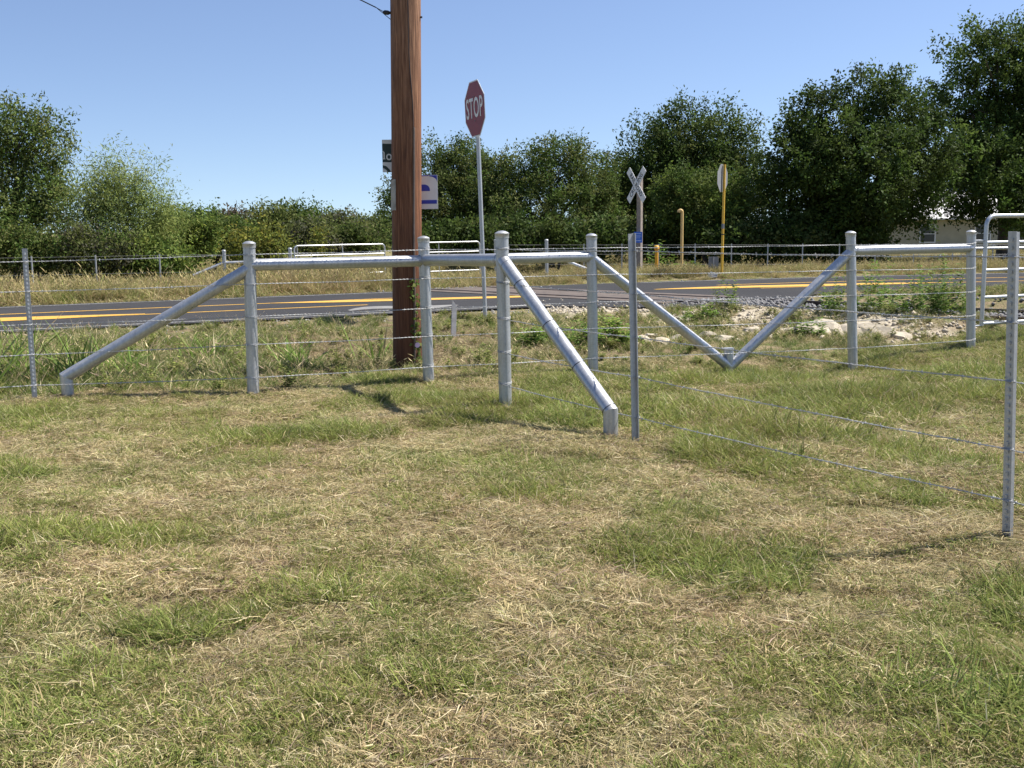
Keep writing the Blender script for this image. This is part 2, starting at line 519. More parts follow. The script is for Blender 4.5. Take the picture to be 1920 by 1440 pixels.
sx_of = lambda x: float(np.interp(x, RC[:, 0], RS))
ribbon('edge_line', 5, sx_of(-1.5), 2.86, 2.97, ROAD_Z + .004, WHITE_LINE, road)
ribbon('edge_line', sx_of(4.5), smax - 1, 2.86, 2.97, ROAD_Z + .004, WHITE_LINE, road)
ribbon('edge_line', 5, sx_of(-1.0), -2.97, -2.86, ROAD_Z + .004, WHITE_LINE, road)
ribbon('edge_line', sx_of(6.5), smax - 1, -2.97, -2.86, ROAD_Z + .004, WHITE_LINE, road)
MQ = .82
ribbon('centre_line', 5, sx_of(-1.6), MQ - .06, MQ + .06, ROAD_Z + .004, YELLOW_LINE, road)
ribbon('centre_line', 5, sx_of(-3.2), -MQ - .06, -MQ + .06, ROAD_Z + .004, YELLOW_LINE, road)
ribbon('centre_line', sx_of(5.4), smax - 1, MQ - .06, MQ + .06, ROAD_Z + .004, YELLOW_LINE, road)
ribbon('centre_line', sx_of(5.6), smax - 1, -MQ - .06, -MQ + .06, ROAD_Z + .004, YELLOW_LINE, road)
def hatch(x0, x1, qa, qb, w):
    """wide diagonal bar inside the painted median"""
    s0, s1 = sx_of(x0), sx_of(x1); n = 12
    q = np.linspace(qa, qb, n)
    ww = w * np.clip(np.minimum(np.linspace(0, 4, n) + .15, np.linspace(4, 0, n) + .15), 0, 1)
    S = np.linspace(s0, s1, n)
    ax, ay = road_pt(S, q - ww / 2); bx, by = road_pt(S, q + ww / 2)
    z = np.full(n, ROAD_Z + .007)
    i = np.arange(n - 1)
    me = np_mesh('hatch_bar', np.concatenate([np.stack([ax, ay, z], 1), np.stack([bx, by, z], 1)]), np.stack([i, i + 1, n + i + 1, n + i], 1), YELLOW_LINE)
    put(bpy.data.objects.new('hatch_bar', me), road)
hatch(-15.0, -7.0, .10, -.74, .85)
hatch(-4.6, 1.2, .78, -.72, .62)
hatch(3.4, 10.5, .08, -.76, .75)
hatch(-24, -16, .5, -.78, .6)
# dusty concrete apron on the near lane
s0 = sx_of(-3.9)
n = 10
S = np.linspace(s0, s0 + 2.2, n)
qa = np.full(n, -2.2) + .22 * np.sin(np.linspace(0, 7, n)); qb = qa + .7 * np.sin(np.linspace(0.12, 3.02, n)) + .1
ax, ay = road_pt(S, qa); bx, by = road_pt(S, qb); z = np.full(n, ROAD_Z + .006); i = np.arange(n - 1)
me = np_mesh('dust_patch', np.concatenate([np.stack([ax, ay, z], 1), np.stack([bx, by, z], 1)]), np.stack([i, i + 1, n + i + 1, n + i], 1), CONCRETE)
put(bpy.data.objects.new('dust_patch', me), road)

# ---------------------------------------------------------------- railway track
track = thing('railway_track', 'dark steel railway rails on grey ballast crossing the asphalt road', 'railway track', (2.8, 23.2, .05))
def tpt(u, q, z):           # u along track, q across, in track frame
    p = TN * (TC + q) + TT * u
    return Vector((p[0], p[1], z))
iloc = Vector(track.location)
for q in (-.717, .717):
    mb = MB()
    prof = [(-.065, 0), (.065, 0), (.065, .012), (.012, .03), (.012, .115), (.036, .125), (.036, .155), (-.036, .155), (-.036, .125), (-.012, .115), (-.012, .03), (-.065, .012)]
    us = [-25, -14, 0, 8]
    k = len(prof)
    for uu in us:
        mb.v += [tuple(tpt(uu, q + a, -.03 + b) - iloc) for a, b in prof]
    for j in range(len(us) - 1):
        for e in range(k):
            mb.f.append((j * k + e, j * k + (e + 1) % k, (j + 1) * k + (e + 1) % k, (j + 1) * k + e))
    mb.build('rail', RAILSTEEL, track)
mb = MB()
inside = [u_ for u_ in np.arange(-25, 0, .1) if abs(float(road_q(tpt(u_, 0, 0).x, tpt(u_, 0, 0).y)[0])) < HALF + .3]
for q0_, q1_ in ((-.64, .64), (-1.25, -.80), (.80, 1.25)):
    mb = MB(); cpts = [tpt(inside[0], q0_, ROAD_Z + .012) - iloc, tpt(inside[-1], q0_, ROAD_Z + .012) - iloc, tpt(inside[-1], q1_, ROAD_Z + .012) - iloc, tpt(inside[0], q1_, ROAD_Z + .012) - iloc]
    mb.add(cpts + [p_ - Vector((0, 0, .1)) for p_ in cpts], [(0, 1, 2, 3), (0, 4, 5, 1), (1, 5, 6, 2), (2, 6, 7, 3), (3, 7, 4, 0)])
    mb.build('crossing_panel', CROSSING, track)
angT = math.atan2(TT[1], TT[0])
sl = None
for k in range(-45, 15):
    u = k * .55
    p = tpt(u, 0, 0)
    if abs(float(road_q(p.x, p.y)[0])) < HALF + .3 or p.y < 9: continue
    if sl is None:
        mb = MB(); mb.box((0, 0, 0), (.22, 2.5, .14)); sl = mb.build('sleeper', WEATHERED, track); o = sl
    else:
        o = sl.copy(); put(o, track)
    o.location = tpt(u, random.uniform(-.05, .05), -.045) - iloc
    o.rotation_euler = (0, 0, angT + random.uniform(-.02, .02))
# ---------------------------------------------------------------- near pipe fence
PR = .057
def post_pt(px, Y, z=0):
    p = at(px, 600, Y)
    return Vector((p.x, Y, z))
P = {}
def lean(top_px, base_px, top_py, base_py, Y):
    a = at(base_px, base_py, Y); b = at(top_px, top_py, Y)
    return a, b
POSTS = {   # photo measurements: top px, base px at a depth
    'a': lean(467, 475, 457, 742, 10.5), 'b': lean(794, 804, 447, 722, 11.2), 'c': lean(941, 948, 438, 768, 9.65),
    'd': lean(1109, 1112, 442, 700, 12.05), 'e': lean(1595, 1599, 437, 692, 13.1), 'f': lean(1821, 1820, 435, 658, 14.0)}
fence = thing('pipe_fence', 'galvanized steel pipe fence with capped posts, top rails and diagonal braces', 'fence', (0, 11.2, 0))
FL = Vector(fence.location)
def on(key, z):
    a, b = POSTS[key]
    t = (z - a.z) / (b.z - a.z)
    return a.lerp(b, t)
for key, (a, b) in POSTS.items():
    d = (b - a).normalized()
    mb = MB(); mb.tube([a - d * .35 - FL, b - FL], PR, 24)
    po = mb.build('post', GALV, fence, True)
    mb = MB()
    mb.lathe(b - FL, [(PR + .0005, -.041), (PR + .005, -.039), (PR + .005, -.004), (PR + .0065, -.002), (PR + .0065, .003), (PR * .9, .012), (PR * .55, .022), (PR * .12, .026)], 24)
    mb.build('cap', GALV, po, True)
def pipe(name, p0, p1, n0=None, n1=None, r=PR):
    mb = MB(); mb.tube([p0 - FL, p1 - FL], r, 24, True, n0, n1)
    return mb.build(name, GALV, fence, True)
def collar(parent, p, d, r=PR):
    mb = MB(); mb.tube([p - d * .006 - FL, p + d * .006 - FL], r + .003, 20); mb.build('weld', GALV, parent, True)
for k0, k1, z0, z1 in (('a', 'b', 1.267, 1.267), ('b', 'c', 1.275, 1.31), ('b', 'd', 1.267, 1.265), ('e', 'f', 1.268, 1.262)):
    p0, p1 = on(k0, z0), on(k1, z1)
    rl = pipe('rail', p0, p1)
    d = (p1 - p0).normalized()
    collar(rl, p0 + d * (PR + .004), d); collar(rl, p1 - d * (PR + .004), d)
    if k1 in ('b',): collar(rl, p1 - d * .30, d)
    if k0 == 'b' and k1 == 'd': pass
def miter_brace(top, stub_top, stub_base, dz=.0):
    d1 = (top - stub_top).normalized(); d2 = (stub_top - stub_base).normalized()
    nn = (d1 + d2).normalized()
    br = pipe('brace', stub_top, top, nn, None)
    st = pipe('brace_foot', stub_base - d2 * .35, stub_top, None, nn)
    collar(br, top - d1 * (PR * 1.55), d1)
STUBS = {'l': (at(128, 745, 10.25), at(124, 706, 10.25)), 'f': (at(1145, 825, 8.2), at(1145, 771, 8.2)), 'v': (at(1368, 710, 12.6), at(1366, 653, 12.6))}
miter_brace(on('a', 1.235), STUBS['l'][1], STUBS['l'][0])
miter_brace(on('c', 1.315), STUBS['f'][1], STUBS['f'][0])
vb, vt = STUBS['v']
st = pipe('brace_foot', vb - Vector((0, 0, .35)), vt)
mb = MB(); mb.lathe(vt - FL, [(PR + .001, -.02), (PR + .004, -.018), (PR + .004, .004), (PR * .5, .008)], 20); mb.build('cap', GALV, st, True)
vj = at(1368, 688, 12.6)
for k0, z0 in (('d', 1.245), ('e', 1.255)):
    p1 = on(k0, z0)
    br = pipe('brace', vj, p1)
    d = (p1 - vj).normalized(); collar(br, p1 - d * (PR * 1.5), d); collar(br, vj + d * (PR * 1.5), d)

# ---------------------------------------------------------------- steel T posts
def tpost(label, base, top, facing, stud_mat):
    h = (top - base).length
    t = thing('steel_fence_post', label, 'fence post', base, 'steel posts carrying the barbed wire')
    rz = math.atan2(facing.y, facing.x) + math.pi / 2      # local -Y looks along facing
    ax = (top - base).normalized()
    q = Vector((0, 0, 1)).rotation_difference(ax) @ Quaternion((0, 0, 1), rz)
    t.rotation_mode = 'QUATERNION'; t.rotation_quaternion = q
    mb = MB(); mb.box((0, 0, h / 2 - .2), (.046, .006, h + .4)); mb.build('flange', STEELPOST, t)
    mb = MB(); mb.box((0, .0255, h / 2 - .2), (.006, .045, h + .392)); mb.build('stem', STEELPOST, t)
    mb = MB()
    k = 0
    z = .06
    while z < h - .02:
        mb.box((0, -.0055, z), (.013, .007, .017)); z += .0385
    o = mb.build('studs', stud_mat, t); o['kind'] = 'stuff'
    return t
LA = (FA[3] - FA[1]); LA = LA / np.linalg.norm(LA)
tl_b, tl_t = at(65, 745, 10.1), at(46, 466, 10.1)
tm_b, tm_t = at(1195, 833, 8.05), at(1188, 437, 8.05)
tr_b, tr_t = at(1886, 1036, 5.32), at(1899, 434, 5.32)
tpost('thin studded steel fence post beside the lowest end of a sloping pipe brace', tl_b, tl_t, Vector((.25, -1, 0)), SIGNWHITE)
tpost('grey steel fence post standing beside the bent foot of the foremost brace', tm_b, tm_t, Vector((.88, .48, 0)), STEELPOST)
tpost('grey steel fence post in mown grass overlapping the tube gate', tr_b, tr_t, Vector((-.88, -.48, 0)), STEELPOST)

# ---------------------------------------------------------------- barbed wire
def barbed(path, sag=.004, seed=0):
    """double twisted strand with four-point barbs along a polyline"""
    rs = random.Random(seed); mb = MB()
    strands = [[], []]; s_tot = 0; nextb = .05
    for a, b in zip(path[:-1], path[1:]):
        d = b - a; L = d.length; d.normalize()
        u = d.cross(Vector((0, 0, 1))).normalized(); w = u.cross(d)
        n = int(L / .0125) + 1
        for k in range(n):
            t = k / n
            p = a.lerp(b, t) + Vector((0, 0, -sag * 4 * t * (1 - t) + .0012 * math.sin(7 * (s_tot + L * t)) + .0008 * math.sin(23 * (s_tot + L * t))))
            ph = 2 * math.pi * (s_tot + L * t) / .075
            o = (u * math.cos(ph) + w * math.sin(ph)) * .0028
            strands[0].append(p + o); strands[1].append(p - o)
        while nextb < s_tot + L:
            t = (nextb - s_tot) / L
            p = a.lerp(b, t) + Vector((0, 0, -sag * 4 * t * (1 - t)))
            for kk in range(2):
                an = rs.uniform(0, 6.28)
                dd = (u * math.cos(an) + w * math.sin(an)) * .0145 + d * rs.uniform(-.006, .006)
                mb.tube([p - dd + d * .002, p + dd - d * .002], .0013, 3)
            mb.tube([p - d * .005, p + d * .005], .0052, 6)
            nextb += .127 * rs.uniform(.93, 1.07)
        s_tot += L
    for s in strands: mb.tube(s, .0022, 4, False)
    return mb
def ring(mb, c, axis_, r, turns=1, tilt=.15, rr=.002):
    axis_ = axis_.normalized()
    u = axis_.cross(Vector((.3, .9, .1))).normalized(); w = axis_.cross(u)
    pts = []
    n = 22 * turns
    for k in range(n + 1):
        an = 2 * math.pi * k / 22
        pts.append(c + (u * math.cos(an) + w * math.sin(an)) * (r + .003) + axis_ * (tilt * r * math.cos(an + 1.0) + .011 * k / 22))
    mb.tube(pts, rr, 4, False)
ORD = ['topmost', 'second', 'third', 'fourth', 'lowest']
zA = {'t': (1.336, 1.063, .757, .477, .19), 'a': (1.37, 1.09, .78, .51, .19), 'b': (1.38, 1.09, .786, .50, .185), 'd': (1.36, 1.07, .77, .48, .15), 'e': (1.34, 1.04, .74, .44, .11), 'f': (1.32, 1.01, .71, .405, .095)}
zB = {'c': (1.41, 1.115, .80, .504, .22), 'm': (1.415, 1.10, .78, .485, .18), 'r': (1.427, 1.11, .82, .48, .22)}
near = Vector((-.38, .92, 0)) * -1
tdir = (tl_t - tl_b).normalized()
for w in range(5):
    off = Vector((.35, -.93, 0)) * (PR + .003)
    tl = tl_b + tdir * ((zA['t'][w] - tl_b.z) / tdir.z)
    far_left = Vector((-9.0, 8.1, zA['t'][w] - .02))
    path = [far_left, tl + Vector((.25, -.97, 0)) * .012] + [on(k, zA[k][w]) + off for k in 'abdef']
    t = thing('barbed_wire', f'{ORD[w]} barbed wire strand of the fence line along the road', 'wire', (0, 11.2, 0))
    L0 = Vector(t.location)
    mb = barbed([p - L0 for p in path], .006, w); mb.build('strand', WIRE, t)
    for k, tn in (('a', 1), ('b', 3), ('d', 1), ('e', 1), ('f', 2)):
        mb = MB(); a, b = POSTS[k]; ring(mb, on(k, zA[k][w]) - L0, b - a, PR, tn, .35 if tn == 1 else .1); mb.build('wire_tie', WIRE, t)
    # staple clip on the T post
    mb = MB(); ring(mb, tl - L0, tdir, .02, 1, .3, .0018); mb.build('wire_clip', WIRE, t)
mdir = (tm_t - tm_b).normalized(); rdir = (tr_t - tr_b).normalized()
sideB = Vector((-.88, -.48, 0))
for w in range(5):
    c0 = on('c', zB['c'][w]) + sideB * (PR + .003)
    m0 = tm_b + mdir * ((zB['m'][w] - tm_b.z) / mdir.z) + sideB * .011
    r0 = tr_b + rdir * ((zB['r'][w] - tr_b.z) / rdir.z) + sideB * .011
    d = (r0 - m0); e0 = r0 + d * .72
    t = thing('barbed_wire', f'{ORD[w]} barbed wire strand of the fence line past the foremost brace', 'wire', (0.5, 8.5, 0))
    L0 = Vector(t.location)
    path = [c0, m0, r0, e0]
    mb = barbed([p - L0 for p in path], .010, 20 + w); mb.build('strand', WIRE, t)
    mb = MB(); a, b = POSTS['c']; ring(mb, on('c', zB['c'][w]) - L0, b - a, PR, 2, .15); mb.build('wire_tie', WIRE, t)
    # tie where the strand crosses the brace
    top = on('c', 1.315); foot = STUBS['f'][1]
    tz = (zB['c'][w] - .005 - foot.z) / (top.z - foot.z)
    if 0 < tz < .92:
        mb = MB(); ring(mb, foot.lerp(top, tz) - L0, top - foot, PR, 1, .25); mb.build('wire_tie', CABLE, t)
    for q, dd in ((m0, mdir), (r0, rdir)):
        mb = MB(); ring(mb, q - sideB * .011 - L0, dd, .02, 1, .3, .0018); mb.build('wire_clip', WIRE, t)

# ---------------------------------------------------------------- tube gates
def gate(name, label, p0, p1, zs, z_bot, r, verts, mat, rc=.12, legs=0.0):
    """p0,p1 foot points of the two end stiles; zs = bar heights (top first)"""
    t = thing(name, label, 'gate', p0)
    d = Vector((p1.x - p0.x, p1.y - p0.y, 0)); L = d.length; d.normalize()
    def pt(u, z): return d * u + Vector((0, 0, z - p0.z))
    zt = zs[0]; mb = MB(); pts = [pt(0, z_bot - legs)]
    for k in range(7):
        an = math.pi / 2 * k / 6; pts.append(pt(rc - rc * math.cos(an), zt - rc + rc * math.sin(an)))
    for k in range(7):
        an = math.pi / 2 * k / 6; pts.append(pt(L - rc + rc * math.sin(an), zt - rc + rc * math.cos(an)))
    pts.append(pt(L, z_bot - legs))
    mb.tube(pts, r, 12); mb.build('outer_frame', mat, t, True)
    for z in zs[1:]:
        mb = MB(); mb.tube([pt(0, z), pt(L, z)], r * .85, 10); mb.build('bar', mat, t, True)
    for u in verts:
        mb = MB(); mb.tube([pt(L * u, zs[-1]), pt(L * u, zt)], r * .6, 8); mb.build('stay', mat, t, True)
    return t, d, L
gp0 = at(1840, 615, 14.15); gdir = Vector((.88, .38, 0)).normalized()
gp1 = gp0 + gdir * 3.6
zgs = [at(1850, py, 14.15).z for py in (405, 455, 507, 558, 607)]
g, d, L = gate('tube_gate', 'tall galvanized tube gate with rounded top corner beside the end post', gp0, gp1, zgs, at(1840, 611, 14.15).z, .027, (), GALV2, .13, 0.0)
for zz in (zgs[1] + .03, zgs[4] - .02):
    mb = MB(); mb.tube([on('f', zz) - gp0, Vector((0, 0, zz - gp0.z))], .011, 8)
    mb.build('hinge', GALV, g)

fz = -.30
def gnd(px, Y):
    p = at(px, 500, Y); return Vector((p.x, Y, Hz(p.x, Y)))
def far_gate(label, pxa, Ya, pxb, Yb, pys):
    a, b = gnd(pxa, Ya), gnd(pxb, Yb)
    zs = [at(pxb, py, Yb).z for py in pys]
    gate('far_tube_gate', label, a, b, zs, zs[-1], .026, (.03, .52) , GALV2, .12)
far_gate('long silvery tube gate across the road, overgrown by dry grass at its base', 553, 33.6, 722, 35.6, (457.5, 475, 492.5, 510, 528))
far_gate('silvery tube gate across the road between the wooden pole and stop sign', 737, 35.8, 900, 37.4, (453, 471, 488.5, 506, 523))

# far fence
ff = thing('far_wire_fence', 'low wire fence with slim metal posts in front of the far yard', 'fence', (8, 37, fz))
L0 = Vector(ff.location)
fpx = [(930, 37.6), (1025, 37.8), (1095, 37.8), (1166, 37.8), (1235, 37.8), (1303, 37.8), (1371, 37.8), (1439, 37.8), (1504, 37.8), (1573, 37.9), (1640, 38), (1712, 38), (1785, 38), (1860, 38), (1940, 38), (2040, 38)]
prevt = None
for k, (px, Y) in enumerate(fpx):
    b = gnd(px, Y); ztop = at(px, 457, Y).z
    thick = px in (930, 1025)
    mb = MB()
    if thick:
        ztop = at(px, 450, Y).z
        mb.tube([b - Vector((0, 0, .2)) - L0, Vector((b.x, b.y, ztop)) - L0], .06, 12)
        o = mb.build('post', GALV, ff, True)
        mb = MB(); mb.lathe(Vector((b.x, b.y, ztop)) - L0, [(.066, -.04), (.066, 0), (.04, .025), (.01, .03)], 12); mb.build('cap', GALV, o, True)
    else:
        mb.box((b.x - L0.x, b.y - L0.y, (b.z - .2 + ztop) / 2 - L0.z), (.035, .03, ztop - b.z + .2)); mb.build('post', STEELPOST, ff)
    p = Vector((b.x, b.y, ztop if not thick else at(px, 457, Y).z))
    if prevt is not None:
        for dz in (-.04, -.36, -.70):
            mb = MB(); mb.tube([prevt + Vector((0, -.03, dz)) - L0, p + Vector((0, -.03, dz)) - L0], .0022, 4, False); mb.build('wire', STEELPOST, ff)
    prevt = p
b0 = at(1066, 491, 36.8); b1 = at(1134, 518, 35.6)
mb = MB(); mb.tube([b0 - L0, b1 + (b1 - b0) * .25 - L0], .05, 10); mb.build('brace', SIGNWHITE, ff, True)
mb = MB(); a_ = at(1826, 466, 37.2); b_ = at(1930, 465, 37.4); mb.tube([a_ - L0, b_ - L0], .05, 10); mb.build('rail', GALV2, ff, True)

fl = thing('far_pipe_fence', 'short run of grey pipe posts and rail beside the far gates', 'fence', (-8.5, 33.5, fz))
L0 = Vector(fl.location)
for px, py, Y in ((421, 470, 33.0), (545, 466, 33.5)):
    b = gnd(px, Y); tz = at(px, py, Y).z
    mb = MB(); mb.tube([b - Vector((0, 0, .2)) - L0, Vector((b.x, b.y, tz)) - L0], .058, 12); o = mb.build('post', GALV, fl, True)
    mb = MB(); mb.lathe(Vector((b.x, b.y, tz)) - L0, [(.064, -.04), (.064, 0), (.04, .025), (.01, .03)], 12); mb.build('cap', GALV, o, True)
mb = MB(); mb.tube([at(421, 493, 33) - L0, at(545, 489, 33.5) - L0], .05, 10); mb.build('rail', GALV, fl, True)
mb = MB(); mb.tube([at(421, 492, 33) - L0, at(362, 517, 32.6) - L0], .05, 10); mb.build('brace', GALV, fl, True)
prevt = None
for px, Y in ((421, 33.0), (300, 32.6), (180, 32.2), (60, 31.8), (-80, 31.3)):
    b = gnd(px, Y); p = Vector((b.x, b.y, at(421, 473, 33).z - .02))
    if px < 400:
        mb = MB(); mb.box((b.x - L0.x, b.y - L0.y, (b.z - .2 + p.z) / 2 - L0.z), (.035, .03, p.z - b.z + .2)); mb.build('thin_post', STEELPOST, fl)
    if prevt is not None:
        for dz in (-.04, -.55):
            mb = MB(); mb.tube([prevt + Vector((0, -.03, dz)) - L0, p + Vector((0, -.03, dz)) - L0], .002, 4, False); mb.build('wire', STEELPOST, fl)
    prevt = p

# ---------------------------------------------------------------- utility pole and what hangs on it
PY = 12.35
pb = at(764, 705, PY); pt_ = at(760, 0, PY)
zb = Hz(pb.x, PY)
pole = thing('utility_pole', 'thick brown creosoted wooden utility pole standing behind the pipe fence', 'utility pole', (pb.x, PY, zb))
PL = Vector(pole.location)
slope = (pt_.x - pb.x) / (pt_.z - pb.z)
PRAD = .165
def pole_c(z): return Vector((pb.x + slope * (z - pb.z), PY, z))
rs = random.Random(5)
mb = MB(); seg = 48; hs = [zb - .4] + [zb + .22 * k for k in range(0, 42)]
ridge = [1 + .010 * math.sin(3 * 2 * math.pi * j / seg + 1) + .006 * math.sin(7 * 2 * math.pi * j / seg) + rs.uniform(-.006, .006) for j in range(seg)]
for i, z in enumerate(hs):
    c = pole_c(z) - PL
    for j in range(seg):
        an = 2 * math.pi * j / seg
        r = PRAD * ridge[j] * (1.0 + .004 * math.sin(z * 2.1 + j) - .004 * max(0, z - 4))
        mb.v.append((c.x + r * math.cos(an), c.y + r * math.sin(an), c.z))
for i in range(len(hs) - 1):
    for j in range(seg):
        j2 = (j + 1) % seg; mb.f.append((i * seg + j, i * seg + j2, (i + 1) * seg + j2, (i + 1) * seg + j))
mb.f.append(tuple((len(hs) - 1) * seg + j for j in range(seg)))
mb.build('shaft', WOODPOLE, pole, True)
def on_pole(z, frac, out=0.0):
    """point on the camera-side surface, frac -1..1 across the width"""
    an = math.asin(max(-1, min(1, frac)))
    r = PRAD + out
    return pole_c(z) + Vector((r * math.sin(an), -r * math.cos(an), 0))
# ground-wire moulding strip and the wire above it
z_m = at(773, 238, PY - .15).z
mb = MB(); mb.tube([on_pole(z, .56 + .012 * math.sin(z * 3), .006) - PL for z in np.linspace(zb - .1, z_m, 14)], .013, 8); mb.build('wire_moulding', MOULD, pole, True)
mb = MB(); pts = []
for z in np.linspace(z_m - .05, zb + 8.5, 40):
    u = (z - z_m)
    pts.append(on_pole(z, .56 - .30 * float(sstep(0, 1.0, u)) + .01 * math.sin(9 * z), .001) - PL)
mb.tube(pts, .0045, 5, False); mb.build('ground_wire', CABLE, pole)
mb = MB(); p = on_pole(at(790, 33, PY).z, .99, 0); mb.tube([p - PL - Vector((.04, 0, 0)), p + Vector((.022, 0, 0)) - PL], .011, 8); mb.build('bolt', CABLE, pole)
# cable with dead-end clamp
za = at(727, 25, PY).z
anch = pole_c(za) + Vector((-PRAD, -.03, 0))
cab = thing('service_cable', 'thin dark overhead cable with clamp tied to the wooden pole', 'cable', anch)
far_end = at(668, -4, PY - .2); far_end = far_end + (far_end - at(705, 14, PY - .05)) * 14
near_end = at(705, 14, PY - .05)
mb = MB(); mb.tube([near_end - anch, far_end - anch], .006, 6); mb.tube([near_end - anch, Vector((.03, 0, -.09)), ], .004, 5); mb.build('wire', CABLE, cab)
mb = MB(); mb.tube([Vector((-.075, 0, .01)), Vector((-.06, 0, .005)), Vector((-.02, 0, 0)), Vector((.0, 0, 0)), Vector((.05, 0, 0))], [.012, .024, .024, .014, .014], 10); mb.build('clamp', CABLE, cab)
mb = MB(); mb.tube([near_end - anch, Vector((-.07, 0, .012))], .004, 5); mb.build('tie', CABLE, cab)

def text_mesh(name, s, mat, parent, o, ax, ay, size, sx=1.0, th=.002, spacing=1.0, align='CENTER'):
    cu = bpy.data.curves.new(name, 'FONT'); cu.body = s; cu.align_x = align; cu.align_y = 'CENTER'
    cu.size = size; cu.extrude = th / 2; cu.resolution_u = 3; cu.space_character = spacing; cu.offset = size * .012
    ob = bpy.data.objects.new(name, cu); col.objects.link(ob)
    dg = bpy.context.evaluated_depsgraph_get()
    me = bpy.data.meshes.new_from_object(ob.evaluated_get(dg))
    col.objects.unlink(ob); bpy.data.objects.remove(ob)
    ax = Vector(ax).normalized(); ay = Vector(ay).normalized(); n = ax.cross(ay)
    M = Matrix(((ax.x * sx, ay.x, n.x, o[0]), (ax.y * sx, ay.y, n.y, o[1]), (ax.z * sx, ay.z, n.z, o[2]), (0, 0, 0, 1)))
    me.transform(M); me.materials.clear(); me.materials.append(mat); me.name = name
    return put(bpy.data.objects.new(name, me), parent)

X_, Z_ = Vector((1, 0, 0)), Vector((0, 0, 1))
# blue and white sign on the right of the pole
SY = PY + PRAD + .02
a = at(820, 328, SY); b = at(789, 392, SY)
wv, hv = .40, a.z - b.z
sg = thing('lawn_sign', 'white and blue printed sign jutting from behind the wooden pole', 'sign', (a.x - wv, SY, b.z))
mb = MB(); mb.prism([(0, 0), (wv, 0), (wv, hv), (0, hv)], (0, 0, 0), X_, Z_, .006); mb.build('panel', SIGNWHITE, sg)
def flat(parent, polys, mat, name, o=(0, -.003, 0)):
    mb = MB()
    for p_ in polys: mb.prism(p_, o, X_, Z_, .002)
    return mb.build(name, mat, parent)
arc = [(wv - .004 - .0, hv - .012)]
rr_ = .085
arc = [(wv - .006, hv * .80)] + [(wv - .006 - rr_ + rr_ * math.cos(t_), hv * .80 + (hv * .16) * math.sin(t_)) for t_ in np.linspace(.15, 1.45, 8)] + [(wv - rr_ - .01, hv - .012), (wv - rr_ - .03, hv - .004), (wv - .006, hv - .004)]
flat(sg, [arc[::1], [(0.0, hv - .012), (wv - rr_ - .02, hv - .012), (wv - rr_ - .02, hv - .004), (0, hv - .004)]], SIGNBLUE, 'printed_corner')
flat(sg, [[(.06, hv * .53), (wv - .088, hv * .53)] + [(wv - .088 - .06 + .06 * math.cos(t_), hv * .57 + .058 * math.sin(t_)) for t_ in np.linspace(0, 1.57, 7)] + [(.06, hv * .57 + .058)]], SIGNBLUE, 'printed_counter')
flat(sg, [[(0, hv * .145), (wv - .012, hv * .155), (wv - .012, hv * .265), (0, hv * .26)]], SIGNBLUE, 'printed_band')
# dark green sign on the left
a = at(716, 262, SY); b = at(731, 323, SY)
wv, hv = .26, a.z - b.z
sg = thing('small_dark_sign', 'dark green sign with white letters peeking from behind the wooden pole', 'sign', (a.x, SY, b.z))
mb = MB(); mb.prism([(0, 0), (wv, 0), (wv, hv), (0, hv)], (0, 0, 0), X_, Z_, .006); mb.build('panel', SIGNGREEN, sg)
flat(sg, [[(.0, hv * .88), (wv, hv * .86), (wv, hv), (0, hv)]], SIGNWHITE, 'white_top_band')
flat(sg, [[(.0, hv * .22), (.04, hv * .19), (.075, hv * .10), (.09, hv * .02), (wv, hv * .02), (wv, hv * .30), (.0, hv * .31)]], SIGNWHITE, 'white_swoosh')
flat(sg, [[(.0, 0), (.055, 0), (.045, hv * .06), (.02, hv * .115), (.0, hv * .13)]], SIGNWHITE, 'white_corner')
text_mesh('lettering', 'o', SIGNWHITE, sg, (.040, -.005, hv * .50), X_, Z_, .15, .85, .002, 1.0, 'LEFT')
flat(sg, [[(.004, hv * .40), (.034, hv * .40), (.034, hv * .42), (.027, hv * .425), (.027, hv * .60), (.018, hv * .645), (.004, hv * .655), (.004, hv * .63), (.012, hv * .60), (.012, hv * .425), (.004, hv * .42)]], SIGNWHITE, 'cut_letter')
# weathered paper wrapped on the pole
mb = MB(); z0, z1 = at(735, 395, PY - .1).z, at(735, 337, PY - .1).z
n = 8
for zz in (z0, z0 * .6 + z1 * .4, z0 * .3 + z1 * .7, z1):
    for k in range(n):
        fr = -1.02 + k * .075; an = -1.75 + k * .155
        c = pole_c(zz); r = PRAD * 1.02 + .004 + .002 * math.sin(k * 2 + zz * 30)
        mb.v.append((c.x + r * math.sin(an), c.y - r * math.cos(an), zz + .006 * math.sin(k * 1.3) - .0))
for i in range(3):
    for k in range(n - 1): mb.f.append((i * n + k, i * n + k + 1, (i + 1) * n + k + 1, (i + 1) * n + k))
o = mb.build('old_notice', PAPER, None); tag(o, 'faded grey paper notice stapled on the wooden pole', 'notice')
sm = o.modifiers.new('thick', 'SOLIDIFY'); sm.thickness = .002

